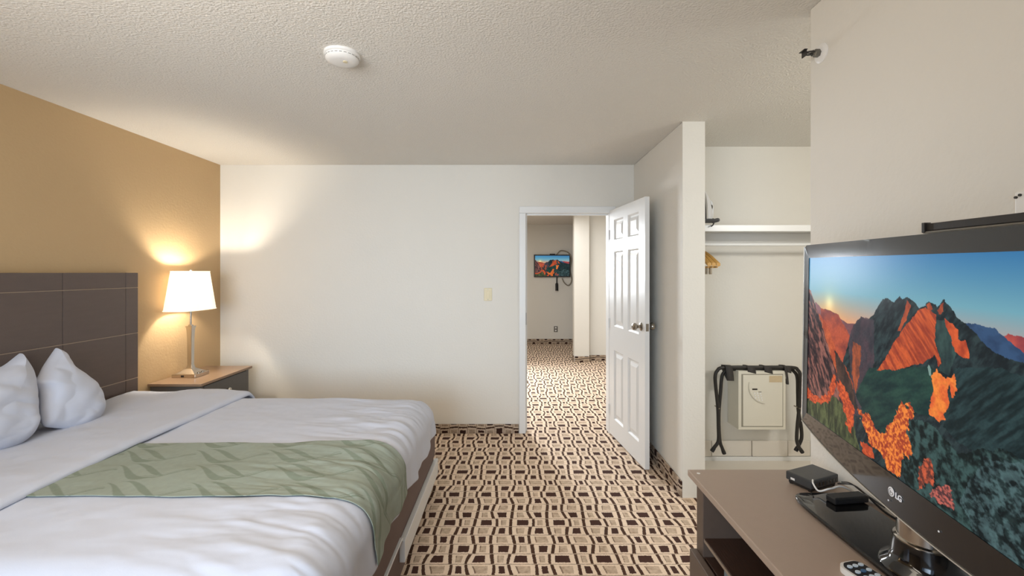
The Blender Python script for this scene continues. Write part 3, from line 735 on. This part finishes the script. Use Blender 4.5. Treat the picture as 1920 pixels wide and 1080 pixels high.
    # left rock wall
    paint([(1500, 520), (1521, 545), (1528, 565), (1536, 590), (1548, 618), (1560, 660), (1572, 700), (1592, 740), (1604, 790), (1560, 800), (1500, 760)], c(48, 38, 42), c(150, 98, 88), 80, 24, 15, .9, 1, 2.4, -30)
    paint([(1536, 588), (1546, 600), (1560, 630), (1570, 660), (1590, 695), (1600, 720), (1604, 760), (1590, 740), (1570, 700), (1556, 660)], c(170, 72, 46), c(212, 104, 62), 60, 20, 16, 1, .85, 2)
    paint([(1566, 655), (1582, 680), (1598, 720), (1612, 770), (1600, 765), (1584, 735), (1570, 700)], c(44, 42, 42), c(78, 62, 56), 60, 20, 17, 1, .9)
    paint([(1600, 640), (1616, 650), (1612, 700), (1606, 740), (1598, 700)], c(200, 96, 56), c(120, 66, 50), 60, 20, 18, 1, .8)
    paint([(1510, 745), (1570, 745), (1600, 790), (1614, 850), (1560, 830), (1510, 790)], c(52, 58, 42), c(92, 100, 66), 90, 16, 19, 1, 1, 2)
    # lit orange faces
    O1, O2, O3 = c(226, 100, 54), c(168, 66, 44), c(248, 140, 62)
    paint([(1736, 576), (1757, 590), (1755, 618), (1753, 634), (1761, 659), (1767, 682), (1761, 688), (1753, 665), (1733, 680), (1700, 688), (1678, 694), (1645, 694), (1662, 672), (1676, 645), (1690, 625), (1703, 607), (1718, 590), (1726, 580)], O2, O1, 110, 16, 21, .8, .92, 2.0, -60)
    paint([(1703, 562), (1709, 572), (1700, 600), (1690, 622), (1684, 622), (1693, 596)], O2, O1, 90, 20, 22, .6, .8)
    paint([(1738, 572), (1746, 568), (1750, 580), (1742, 584)], O1, O2, 90, 30, 22, .6, .8)
    paint([(1766, 572), (1771, 568), (1770, 585), (1762, 590), (1760, 582)], O1, O2, 90, 30, 22, .6, .8)
    paint([(1771, 596), (1783, 606), (1797, 618), (1799, 630), (1804, 639), (1814, 639), (1818, 671), (1806, 671), (1792, 659), (1783, 632), (1774, 612)], O1, O2, 60, 30, 23, .9, 1, 1.2)
    paint([(1758, 690), (1747, 707), (1752, 730), (1743, 760), (1742, 775), (1763, 793), (1772, 784), (1781, 752), (1777, 730), (1784, 722), (1788, 748), (1792, 746), (1795, 718), (1790, 702), (1775, 712), (1768, 706), (1762, 697)], O1, O3, 60, 30, 24, 1.2, 1, 2)
    paint([(1611, 767), (1631, 781), (1640, 798), (1647, 808), (1658, 811), (1668, 800), (1678, 786), (1684, 765), (1692, 750), (1700, 764), (1705, 756), (1711, 756), (1713, 780), (1703, 811), (1712, 850), (1706, 862), (1694, 845), (1689, 896), (1672, 883), (1656, 856), (1633, 833), (1622, 806)], O3, O2, 150, 90, 25, 2.2, 1, 2.8)
    paint([(1576, 712), (1592, 744), (1603, 767), (1602, 790), (1597, 814), (1589, 798), (1581, 756), (1569, 722)], O1, O2, 140, 80, 26, 2.0, 1, 2)
    paint([(1513, 724), (1524, 738), (1536, 746), (1552, 738), (1558, 718), (1566, 702), (1570, 708), (1563, 744), (1552, 755), (1528, 755), (1513, 746)], O1, O2, 140, 90, 27, 2.0, 1, 2)
    paint([(1615, 828), (1636, 838), (1640, 858), (1628, 856), (1617, 845)], O1, O2, 70, 50, 28, 1.5)
    paint([(1732, 858), (1745, 862), (1756, 883), (1753, 913), (1735, 905), (1721, 920), (1724, 892)], c(206, 96, 66), c(100, 56, 50), 140, 80, 29, 1.6, 1, 2.4)
    paint([(1763, 909), (1778, 912), (1788, 925), (1788, 958), (1766, 945), (1746, 930)], c(196, 104, 92), c(86, 56, 58), 160, 120, 30, 1.8, 1, 2.6)
    paint([(1743, 682), (1746, 692), (1748, 706), (1744, 704), (1741, 690)], c(170, 200, 190), None, 10, 10, 1, .5, .7)
    img = np.clip(img, 0, 255)
    img = img*(1+(fbm(u*200, v*140, 91, 2)-.5)[..., None]*.16*ss(.3, .42, v)[..., None])
    img = np.clip(img, 0, 255)/255
    return np.where(img <= .04045, img/12.92, ((img+.055)/1.055)**2.4)
def screen_obj(parent, w_, h_, nx_, ny_, y=0.0):
    cl = picture(nx_, ny_)
    X = (np.linspace(0, 1, nx_)-.5)[:, None]*w_*np.ones((1, ny_)); Z = (.5-np.linspace(0, 1, ny_))[None, :]*h_*np.ones((nx_, 1))
    Pm = np.stack([X, np.full_like(X, y), Z], -1)
    me = grid_mesh(Pm, cl); return obj_me('screen', me, M['screen'], parent, label='glowing screen with orange mountain peaks under a blue sky')
screen_obj(tv, SW, SH, 800, 450, -0.0015)
# logo on the lower bezel
def text_bm(s_, size, depth=.0006):
    cu = bpy.data.curves.new('txt', 'FONT'); cu.body = s_; cu.size = size; cu.extrude = depth; cu.offset = size*.02
    o = bpy.data.objects.new('txt', cu); C.objects.link(o); dg = bpy.context.evaluated_depsgraph_get(); dg.update()
    me = bpy.data.meshes.new_from_object(o.evaluated_get(dg)); bpy.data.objects.remove(o)
    bm = nb(); bm.from_mesh(me); return bm
lz_ = -hh-.042
bm = nb(); lathe(bm, [(.011, 0), (.011, .0008)], (0, 0, 0), 'Y', 28)
for v in bm.verts: v.co = Vector((v.co.x-.014, v.co.y+.0036, v.co.z+lz_))
lg = tvo('logo_disc', bm, M['logo'], tv, label='round silver emblem on the bezel')
bm = nb()
tube(bm, [(-.014+.0075*math.cos(a), .0048, lz_+.0075*math.sin(a)) for a in np.linspace(PI*.5, PI*1.98, 16)], .0005, 6); tube(bm, [(-.014, .0048, lz_), (-.0065, .0048, lz_)], .0005, 6); tube(bm, [(-.0155, .0048, lz_+.003), (-.0155, .0048, lz_-.003), (-.0125, .0048, lz_-.003)], .0004, 6)
o = tvo('emblem_lines', bm, M['black_matte'], lg)
bm = text_bm('LG', .019)
for v in bm.verts: v.co = Vector((v.co.x+.001, v.co.z+.004, v.co.y+lz_-.0068))
tvo('lettering', bm, M['logo'], tv, label='silver LG lettering')
for q in ((-.024, .0035, lz_-.026), (.14, .0035, lz_-.005)):
    bm = nb(); lathe(bm, [(.002, 0), (.002, .001)], q, 'Y', 12); tvo('indicator', bm, M['logo'], tv, label='tiny pale indicator light')
# stand: placed upright on the console, in world space but parented to the set
yaw = math.atan2(D.y, D.x)
def sp(a, b, z):      # a along the set (towards the near end), b towards the room
    c = Vector((tvloc.x, tvloc.y, 0)); d2 = Vector((D.x, D.y, 0)).normalized(); n2 = Vector((N.x, N.y, 0)).normalized()
    p = c+d2*a+n2*b; return Vector((p.x, p.y, z))
def tvadd(name, bm, m, smooth=False, label=None):
    o = obj(name, bm, m, None, smooth, label); o.parent = tv; bpy.context.view_layer.update(); o.matrix_parent_inverse = tv.matrix_world.inverted(); return o
bm = nb(); n = 72; poly = []
for k in range(n):
    th = 2*PI*k/n; e = 7.0; c_, s_ = math.cos(th), math.sin(th)
    a = .10*math.copysign(abs(c_)**(2/e), c_); b = .345*math.copysign(abs(s_)**(2/e), s_)
    poly.append((a+.968, b+1.06))
rings = []
for ins, z in ((.004, CT+.004), (0, CT+.007), (0, CT+.013), (.004, CT+.017), (.03, CT+.0185)):
    rings.append([bm.verts.new(((a-.968)*(1-ins/.10)+.968, (b-1.06)*(1-ins/.345)+1.06, z)) for a, b in poly])
for i in range(len(rings)-1):
    for k in range(n): bm.faces.new((rings[i][k], rings[i][(k+1) % n], rings[i+1][(k+1) % n], rings[i+1][k]))
bm.faces.new(rings[0]); bm.faces.new(rings[-1]); bmesh.ops.recalc_face_normals(bm, faces=bm.faces)
sb = tvadd('stand_base', bm, M['black_gloss'], True, 'glossy black glass foot')
for a, b in ((.90, 1.36), (1.03, 1.36), (.90, .76), (1.03, .76)):
    bm = nb(); p = Vector((a, b, 0)); lathe(bm, [(.009, CT), (.009, CT+.006)], (p.x, p.y, 0), 'Z', 12); tvadd('rubber_foot', bm, M['black_matte'])
bm = nb(); p = sp(0, -.052, 0)
lathe(bm, [(.085, CT+.018), (.083, CT+.024), (.068, CT+.034), (.062, CT+.05), (.060, CT+.085)], (p.x, p.y, 0), 'Z', 40)
tvadd('stand_collar', bm, M['black_gloss'], True, 'raised glossy black collar')
bm = nb(); lathe(bm, [(.058, CT+.084), (.058, CT+.088), (.052, CT+.091), (.052, CT+.17)], (p.x, p.y, 0), 'Z', 40)
tvadd('stand_neck', bm, M['chrome'], True, 'round chrome neck under the set')

# ------------------------------------------------------------------ small things on the console
# set-top box (rotated)
bA, bB, bC = Vector((.957, 1.425, 0)), Vector((.930, 1.508, 0)), Vector((1.083, 1.478, 0))
e1 = (bB-bA); e2 = (bC-bA); ctr = (bB+bC)/2
stb = thing('set_top_box', 'small dark grey cable box lying askew behind the television foot', 'cable box', (ctr.x, ctr.y, CT), math.atan2(e2.y, e2.x))
l2 = e2.length/2; l1 = e1.length/2
bm = nb(); bx(bm, -l2, l2, -l1, l1, .012, .040, .004); obj('body', bm, M['box_grey'], stb)
for sx in (-1, 1):
    for sy in (-1, 1): bm = nb(); lathe(bm, [(.006, 0), (.006, .004)], (sx*(l2-.012), sy*(l1-.012), 0), 'Z', 10); obj('rubber_foot', bm, M['black_matte'], stb)
bm = nb(); bx(bm, -l2+.006, l2-.006, -l1+.006, l1-.006, .003, .012, .002)
obj('base', bm, M['black_matte'], stb)
bm = nb(); bx(bm, -l2-.0008, -l2+.0005, l1-.032, l1-.018, .018, .025, .0003); obj('led', bm, M['white_plastic'], stb, label='white light on the narrow end')
for k in range(7):
    bm = nb(); bx(bm, -l2+.02+k*.017, -l2+.03+k*.017, -l1-.001, -l1+.001, .017, .03, .001); obj('port', bm, M['black_gloss'], stb)
# power adapter bar
pa = thing('power_adapter', 'flat black adapter bar in front of the cable box, on the glass foot', 'adapter', (1.02, 1.345, CT+.019), math.radians(8))
bm = nb(); bx(bm, -.065, .05, -.018, .018, 0, .020, .004); obj('body', bm, M['black_matte'], pa)
bm = nb(); bx(bm, .05, .062, -.008, .008, .005, .015, .003); obj('strain_relief', bm, M['black_gloss'], pa)
def cable(name, pts, r, m, label, cat='cable', group=None):
    bm = nb(); tube(bm, spline(pts, 8), r, 8); return tag(obj(name, bm, m, None, True), label, cat, group)
cable('white_cable', [(.967, 1.43, CT+.043), (.952, 1.405, CT+.042), (.955, 1.385, CT+.030), (.975, 1.372, CT+.042), (.99, 1.375, CT+.043), (1.03, 1.388, CT+.042), (1.09, 1.40, CT+.010), (1.105, 1.36, CT+.004)], .0026, M['white_plastic'], 'white cable looped over the corner of the cable box')
cable('black_cable', [(1.085, 1.352, CT+.028), (1.095, 1.335, CT+.012), (1.098, 1.30, CT+.004), (1.105, 1.22, CT+.004), (1.106, 1.12, CT+.004)], .003, M['black_matte'], 'black cable trailing from the adapter bar along the wall')
for k in range(2):
    cable('thin_cable', [(1.075-.02*k, 1.452-.01*k, CT+.026), (1.092, 1.435-.012*k, CT+.030), (1.104, 1.40-.015*k, CT+.018), (1.107, 1.33-.01*k, CT+.012)], .002, M['black_matte'], ['thin black wire leaving the cable box end, upper one', 'thin black wire leaving the cable box end, lower one'][k])
cp = thing('cable_plug', 'blue and orange cable plugs against the wall behind the cable box', 'plug', (1.075, 1.555, CT))
bm = nb(); bx(bm, -.022, .02, -.008, .008, 0, .014, .004); obj('blue_plug', bm, M['blue'], cp, label='blue plug')
bm = nb(); bx(bm, -.05, -.022, -.006, .006, 0, .010, .004); obj('orange_plug', bm, M['orange'], cp, label='orange plug')
# remote control
rc = thing('remote_control', 'silver and black remote control with pale buttons on the console front', 'remote', (.83, .975, CT), math.radians(14))
def rr(hw_, hl, r, n=6):
    o_ = []
    for cx_, cy_, a0 in ((hw_-r, hl-r, 0), (-hw_+r, hl-r, PI/2), (-hw_+r, -hl+r, PI), (hw_-r, -hl+r, 1.5*PI)):
        o_ += [(cx_+r*math.cos(a0+PI/2*k/n), cy_+r*math.sin(a0+PI/2*k/n)) for k in range(n+1)]
    return o_
bm = nb(); prism(bm, rr(.032, .10, .02), 0.0, .014, lambda a, b, t: Vector((a, b, t))); obj('body', bm, M['white_plastic'], rc, label='silver white shell')
bm = nb(); prism(bm, rr(.0265, .094, .016), .014, .017, lambda a, b, t: Vector((a, b, t))); obj('face_plate', bm, M['black_matte'], rc)
for r_ in range(9):
    for c_ in range(3):
        z0 = .017; yb = .078-r_*.019; xb = -.0165+c_*.0165
        bm = nb(); prism(bm, [(xb+.0065*math.cos(2*PI*k/12), yb+.005*math.sin(2*PI*k/12)) for k in range(12)], z0, z0+.002, lambda a, b, t: Vector((a, b, t)))
        obj('button', bm, M['btn_blue'] if (r_ in (1, 4) and c_ == 1) or r_ == 7 else M['btn_white'], rc)

# ------------------------------------------------------------------ on the right wall
rail = thing('wall_rail', 'dark metal rail fixed low on the right wall above the television', 'rail', (RX, .9, 1.59))
bm = nb(); bx(bm, -.012, 0, -.45, .29, -.010, .010, .002); obj('bar', bm, M['dark_metal'], rail)
bm = nb(); bx(bm, -.016, -.001, -.45, .29, -.016, -.0105, .001); obj('lip', bm, M['grey_metal'], rail, label='pale lower lip')
bm = nb(); bx(bm, -.018, 0, .283, .292, -.014, .013, .001); obj('end_cap', bm, M['dark_metal'], rail)
bm = nb(); bx(bm, -.006, 0, -.03, .03, -.03, .03, .003); wp = obj('wall_plate', bm, M['white_plastic']); wp.location = (RX, .985, 1.615)
tag(wp, 'small cream wall plate with screws above the dark rail', 'wall plate')
wp.location = (RX, .952, 1.617)
for dy_, dz_ in ((.026, .018), (.018, .022)):
    bm = nb(); lathe(bm, [(.003, -.009), (.003, -.006)], (0, dy_, dz_), 'X', 10); obj('screw', bm, M['dark_metal'], wp)
spk = thing('sprinkler', 'metal sidewall fire sprinkler near the top left corner of right wall', 'sprinkler', (RX, 1.602, 2.26))
def lx_(bm, prof, c=(0, 0, 0), seg=24): return lathe(bm, [(r, -h) for r, h in prof], c, 'X', seg)
bm = nb(); lx_(bm, [(.034, 0), (.034, .003), (.026, .008), (.016, .010)]); obj('escutcheon', bm, M['white_plastic'], spk, True, 'round wall collar')
bm = nb(); lx_(bm, [(.014, .008), (.014, .026), (.011, .028), (.011, .034)], seg=6); obj('body', bm, M['grey_metal'], spk)
for s_ in (-1, 1):
    bm = nb(); tube(bm, spline([(-.032, s_*.010, 0), (-.042, s_*.014, 0), (-.054, s_*.011, 0), (-.062, s_*.003, 0)], 5), .0028, 8); obj('arm', bm, M['dark_metal'], spk, True)
bm = nb(); tube(bm, [(-.034, 0, 0), (-.062, 0, 0)], .0022, 8); obj('bulb', bm, M['dark_metal'], spk)
bm = nb(); bx(bm, -.072, -.060, -.016, .016, .006, .009, .001); bx(bm, -.064, -.061, -.013, .013, -.014, .008, .001); obj('deflector', bm, M['dark_metal'], spk)
# smoke detector
sd = thing('smoke_detector', 'round white smoke detector on the textured ceiling', 'smoke detector', (-.765, 2.005, CE))
bm = nb(); lathe(bm, [(.078, 0), (.078, -.010), (.072, -.014)], (0, 0, 0), 'Z', 48); obj('base_plate', bm, M['white_plastic'], sd, True)
bm = nb(); lathe(bm, [(.071, -.012), (.072, -.026), (.066, -.034), (.045, -.040), (.001, -.041)], (0, 0, 0), 'Z', 48); obj('cover', bm, M['white_plastic'], sd, True)
bm = nb(); lathe(bm, [(.010, -.038), (.010, -.043), (.001, -.0435)], (.018, -.012, 0), 'Z', 20); obj('test_button', bm, M['ivory'], sd)
bm = nb()
for k in range(24):
    a = 2*PI*k/24; p = Vector((math.cos(a)*.0715, math.sin(a)*.0715, -.021)); q = Vector((-math.sin(a), math.cos(a), 0))*.006
    tube(bm, [p-q, p+q], .0012, 5)
vs = obj('vent_slots', bm, M['grey_metal'], sd); vs['kind'] = 'stuff'
# light switch
def X_at(px, d): return (px-CX)/F*d
def Z_at(py, d): return EYE-(py-HZ)/F*d
sw = thing('light_switch', 'ivory light switch plate on the white back wall left of doorway', 'light switch', (X_at(915, BY), BY, Z_at(552, BY)))
bm = nb(); bx(bm, -.036, .036, -.006, 0, -.058, .058, .003); obj('plate', bm, M['ivory'], sw)
bm = nb(); bx(bm, -.017, .017, -.009, -.006, -.034, .034, .001); obj('rocker', bm, M['ivory'], sw)
for z in (.047, -.047):
    bm = nb(); lathe(bm, [(.003, -.0075), (.003, -.006)], (0, 0, z), 'Y', 8); obj('screw', bm, M['grey_metal'], sw)

# ------------------------------------------------------------------ alcove
AY = 3.48
shf = thing('closet_shelf', 'long white shelf across the alcove wall', 'shelf', (2.1, AY, 1.78))
bm = nb(); bx(bm, 1.256-2.1, .79, -.36, -.002, -.003, .022, .002); obj('board', bm, M['white_paint'], shf)
bm = nb(); bx(bm, 1.256-2.1, .79, -.02, -.002, -.09, -.003, .002); obj('cleat', bm, M['white_paint'], shf)
bm = nb(); bx(bm, 1.256-2.1, .79, -.365, -.35, -.022, .024, .003); obj('front_edge', bm, M['white_paint'], shf)
RY, RZ = 3.21, 1.672
rod = thing('closet_rod', 'white hanging rod under the alcove shelf', 'rod', (2.1, RY, RZ))
bm = nb(); lathe(bm, [(.012, 1.26-2.1), (.012, .79)], (0, 0, 0), 'X', 20); obj('pole', bm, M['white_paint'], rod, True)
bm = nb(); lathe(bm, [(.028, 1.256-2.1), (.028, 1.262-2.1), (.019, 1.268-2.1), (.019, 1.29-2.1)], (0, 0, 0), 'X', 24); obj('flange', bm, M['chrome_dark'], rod, True)
bm = nb(); lathe(bm, [(.017, 0), (.017, .02)], (1.34-2.1, 0, 0), 'X', 20); obj('rod_socket', bm, M['chrome_dark'], rod, True, 'small metal ring near the left end')
def hanger(x, tilt, label):
    h = thing('clothes_hanger', label, 'hanger', (x, RY, RZ), tilt, 'wooden hangers on the alcove rod')
    bm = nb()
    tube(bm, spline([(0, -.017, -.012), (0, -.017, .004), (0, -.006, .0165), (0, .008, .0155), (0, .0165, .002), (0, .012, -.016), (0, 0, -.03), (0, 0, -.062)], 5), .0018, 8); obj('hook', bm, M['chrome_dark'], h, True)
    for s_ in (-1, 1):
        bm = nb(); pts = spline([(0, 0, -.055), (0, s_*.05, -.066), (0, s_*.13, -.10), (0, s_*.215, -.148)], 6)
        rings = []
        for i, p in enumerate(pts):
            k = i/(len(pts)-1); w2 = .008+.006*k; hh2 = .014+.006*math.sin(k*PI)
            rings.append([bm.verts.new(p+Vector((a*w2, 0, b*hh2))) for a, b in ((-1, -.6), (0, -1), (1, -.6), (1, .6), (0, 1), (-1, .6))])
        for i in range(len(rings)-1):
            for q in range(6): bm.faces.new((rings[i][q], rings[i][(q+1) % 6], rings[i+1][(q+1) % 6], rings[i+1][q]))
        bm.faces.new(rings[0]); bm.faces.new(rings[-1]); bmesh.ops.recalc_face_normals(bm, faces=bm.faces)
        obj('shoulder', bm, M['wood_hanger'], h, True)
    bm = nb(); lathe(bm, [(.006, -.20), (.006, .20)], (0, 0, -.165), 'Y', 12); obj('trouser_bar', bm, M['wood_hanger'], h, True)
    for s_ in (-1, 1):
        bm = nb(); bx(bm, -.006, .006, s_*.12-.012, s_*.12+.012, -.215, -.160, .003); obj('clip', bm, M['chrome'], h)
    return h
hanger(1.315, math.radians(4), 'wooden hanger nearest the alcove side wall, beneath the iron')
hanger(1.338, math.radians(6), 'wooden hanger in the middle of the three on the rod')
hanger(1.361, math.radians(8), 'wooden hanger farthest right of the three on the rod')
# iron in its wall holder on the alcove side wall
ir = thing('iron', 'white and grey clothes iron standing upright in a black wall holder', 'iron', (1.288, 3.07, 1.836), 0.32)
def sole(s_=1.0, n=14):
    pts = []
    for k in range(n+1):
        z = k/n; wd = .052*(1-z**2.2)**.6 if z < 1 else 0; pts.append((wd*s_, z*.215))
    return pts
R_ = sole(); outl = [(-a, b) for a, b in R_]+[(a, b) for a, b in R_[::-1][1:]]
bm = nb(); prism(bm, outl, .022, .034, lambda a, b, t: Vector((t, a, b))); obj('soleplate', bm, M['iron_grey'], ir)
bm = nb(); rings = []
for t, sc in ((.034, 1.0), (.052, .96), (.075, .80), (.092, .58)):
    rings.append([bm.verts.new(Vector((t, a*sc, b*(sc*.95+.02)+.002))) for a, b in outl])
for i in range(len(rings)-1):
    for k in range(len(outl)): bm.faces.new((rings[i][k], rings[i][(k+1) % len(outl)], rings[i+1][(k+1) % len(outl)], rings[i+1][k]))
bm.faces.new(rings[-1]); bm.faces.new(rings[0]); bmesh.ops.recalc_face_normals(bm, faces=bm.faces); obj('shell', bm, M['iron_white'], ir, True)
bm = nb(); tube(bm, spline([(.085, 0, .014), (.108, 0, .02), (.115, 0, .07), (.105, 0, .12), (.082, 0, .135)], 6), .011, 12); obj('handle', bm, M['iron_white'], ir, True)
bm = nb(); lathe(bm, [(.018, .10), (.018, .106), (.012, .108)], (0, 0, .09), 'X', 18); obj('dial', bm, M['grey_metal'], ir, True)
bm = nb(); tube(bm, spline([(.10, 0, .02), (.135, 0, .0), (.125, 0, -.03), (.10, -.01, -.045)], 6), .004, 8); obj('cord', bm, M['black_matte'], ir, True)
ih = thing('iron_holder', 'black wall holder carrying the iron above the white shelf', 'holder', (1.257, 3.08, 1.835))
bm = nb(); bx(bm, 0, .006, -.05, .05, -.04, .10, .003); obj('back_plate', bm, M['black_matte'], ih)
bm = nb(); bx(bm, .006, .145, -.065, .055, -.018, 0, .006); obj('tray', bm, M['black_matte'], ih)
bm = nb(); lathe(bm, [(.014, -.04), (.014, .04)], (.15, 0, -.006), 'Y', 16); obj('roller', bm, M['black_matte'], ih, True)
bm = nb(); tube(bm, spline([(.01, 0, -.02), (.03, 0, -.035), (.055, 0, -.05), (.06, 0, -.06)], 6), [.006]*18+[.01]*1, 8); obj('hook', bm, M['black_matte'], ih, True)
# safe
sf = thing('wall_safe', 'cream electronic safe mounted low on the alcove wall', 'safe', (1.861, AY, .30))
SWd, SHt, SDp = .352, .437, .17
bm = nb(); bx(bm, -SWd/2, SWd/2, -SDp, -.001, 0, SHt, .003); obj('body', bm, M['safe'], sf)
bm = nb(); bx(bm, -SWd/2+.022, SWd/2-.020, -SDp-.0015, -SDp+.001, .022, SHt-.022); obj('door_gap', bm, M['safe_line'], sf)
bm = nb(); bx(bm, -SWd/2+.032, SWd/2-.026, -SDp-.006, -SDp-.0005, .028, SHt-.028, .002); sdr = obj('door', bm, M['safe'], sf)
# quarter round keypad hump
bm = nb(); cxk, czk, rk = .022, .325, .128
pts = [(cxk-rk*math.cos(a), czk-rk*math.sin(a)) for a in np.linspace(-.25, PI/2-.02, 18)]+[(cxk+.006, czk-.05), (cxk-.03, czk-.005), (cxk-.08, czk+.022)]
prism(bm, pts, -SDp-.016, -SDp-.006, lambda a, b, t: Vector((a, t, b))); bmesh.ops.bevel(bm, geom=[e for e in bm.edges if all(v.co.y < -SDp-.012 for v in e.verts)], offset=.003, segments=2, affect='EDGES'); kp = obj('keypad', bm, M['safe'], sdr)
bm = nb(); bx(bm, -.082, -.044, -SDp-.018, -SDp-.015, .300, .311, .001); obj('display', bm, M['safe_dark'], sdr, label='dark slot display')
bm = nb(); bx(bm, -.036, -.014, -SDp-.018, -SDp-.015, .283, .289, .001); obj('indicator', bm, M['safe_line'], sdr)
bm = nb()
for r_ in range(4):
    for c_ in range(3):
        if r_ == 3 and c_ == 0: continue
        lathe(bm, [(.0055, -SDp-.0185), (.0055, -SDp-.015)], (-.066+c_*.022+(.004*r_), 0, .276-r_*.017), 'Y', 10)
ky = obj('keys', bm, M['white_plastic'], sdr); ky['kind'] = 'stuff'
bm = nb(); bx(bm, .05, .145, -SDp-.0075, -SDp-.0055, SHt-.082, SHt-.034); lb = obj('notice_label', bm, M['sticker'], sdr, label='tan instruction sticker')
# luggage rack, folded and resting on the top of the safe
def P3(px, py, d): return Vector((X_at(px, d), d, Z_at(py, d)))
lr = thing('luggage_rack', 'folded black metal luggage rack hung around the cream safe', 'luggage rack', (X_at(1421, 3.34), 3.34, .16))
TA = [(1336, 844), (1340, 838), (1347, 826), (1347, 800), (1346, 765), (1342, 725), (1341, 706), (1345, 695), (1358, 689)]
TB = [(1357, 848), (1354, 840), (1350, 828), (1348, 800), (1348, 770), (1351, 735), (1353, 710), (1357, 699), (1368, 693)]
RA = [(1484, 689), (1496, 694), (1501, 706), (1501, 740), (1498, 770), (1495, 800), (1494, 825), (1498, 838), (1503, 846)]
RB = [(1476, 692), (1489, 697), (1495, 709), (1496, 740), (1497, 770), (1502, 800), (1503, 820), (1499, 832), (1493, 843)]
for (l_, r_, d, top) in ((TA, RA, 3.325, 688.5), (TB, RB, 3.36, 692)):
    pts = [P3(x, y, d) for x, y in l_]+[P3(1421, top, d)]+[P3(x, y, d) for x, y in r_]
    bm = nb(); tube(bm, spline(pts, 7), .0125, 12); fr = local(obj('frame', bm, M['dark_metal'], None, True), lr)
    for q in (l_, r_[::-1]):
        p0, p1 = P3(*q[0], d), P3(*q[1], d); dr_ = (p0-p1).normalized()
        bm = nb(); tube(bm, [p0-dr_*.02, p0, p0+dr_*.012], [.0135, .015, .014], 10); o = obj('foot_cap', bm, M['black_matte'], None, True); o.parent = fr; o.matrix_parent_inverse = Matrix.Identity(4)
for px_ in (1347, 1498):
    bm = nb(); p = P3(px_, 765, 3.32); tube(bm, [(p.x, 3.305, p.z), (p.x, 3.375, p.z)], .005, 10); local(obj('pivot', bm, M['chrome_dark'], None, True), lr)
zt = Z_at(690, 3.34)
for k, (px_, wd, hg) in enumerate(((1363, .05, .075), (1405, .06, .020), (1436, .06, .022), (1468, .03, .10), (1472, .05, .018))):
    c = X_at(px_, 3.34); bm = nb()
    loop = spline([(0, .030, .016), (0, -.028, .022), (0, -.040, -.01), (0, -.036, -hg), (0, -.025, -hg-.004), (0, .030, -.012), (0, .030, .016)] if k in (0, 3) else [(0, .03, .016), (0, -.028, .022), (0, -.036, -.01), (0, -.03, -hg), (0, .02, -hg+.002), (0, .032, -.006), (0, .03, .016)], 5)
    sl = .25 if k in (1, 2, 4) else .04
    for i in range(len(loop)-1):
        a, b = loop[i], loop[i+1]
        w2 = wd/2*(.55 if (k == 3) else 1)
        vs = [bm.verts.new(Vector((c-w2-a.z*.15, 3.345+a.y, zt+a.z))), bm.verts.new(Vector((c+w2-a.z*.15, 3.345+a.y, zt+a.z-wd*sl))), bm.verts.new(Vector((c+w2-b.z*.15, 3.345+b.y, zt+b.z-wd*sl))), bm.verts.new(Vector((c-w2-b.z*.15, 3.345+b.y, zt+b.z)))]
        bm.faces.new(vs)
    bmesh.ops.remove_doubles(bm, verts=bm.verts, dist=1e-5)
    o = obj('strap', bm, M['strap'], None, True); md = o.modifiers.new('t', 'SOLIDIFY'); md.thickness = .003; local(o, lr)

# ------------------------------------------------------------------ far room
FD = 9.09
ft = thing('far_television', 'small flat television on the wall of the far room beyond doorway', 'television', (X_at(1035.5, FD), FD, Z_at(498.5, FD)))
fw_, fh_ = .70, .415
bm = nb(); bx(bm, -fw_/2-.022, fw_/2+.022, .003, .04, -fh_/2-.022, fh_/2+.022, .004); obj('bezel', bm, M['black_matte'], ft)
screen_obj(ft, fw_, fh_, 140, 80, -.001)
bm = nb(); bx(bm, -.15, .15, .04, .06, -.12, .12); obj('wall_mount', bm, M['dark_metal'], ft)
bm = nb(); bx(bm, -.05, .06, -.01, .05, fh_/2+.022, fh_/2+.04, .003); obj('mount_clip', bm, M['black_matte'], ft)
cable('hanging_cable', [P3(1043, 478, 9.12), P3(1052, 470, 9.11), P3(1066, 474, 9.10), P3(1071, 486, 9.1), P3(1069, 505, 9.12), P3(1072, 525, 9.13), P3(1066, 535, 9.13), P3(1058, 530, 9.13), P3(1054, 522, 9.13)], .012, M['cable_tan'], 'grey cable looping round the right end of far television')
cable('power_cable', [P3(1044, 520, 9.12), P3(1044, 532, 9.12), P3(1044, 545, 9.11)], [.012]*8+[.03]*9, M['black_matte'], 'black plug and cord hanging below the far television')
ou = thing('wall_outlet', 'pale outlet plate low on the far room wall', 'outlet', (X_at(1042, 9.15), 9.15, Z_at(617, 9.15)))
bm = nb(); bx(bm, -.038, .038, -.006, 0, -.06, .06, .003); obj('plate', bm, M['grey_metal'], ou)
for z in (-.028, .028):
    bm = nb(); bx(bm, -.016, .016, -.009, -.006, z-.016, z+.016, .003); obj('socket', bm, M['white_plastic'], ou)
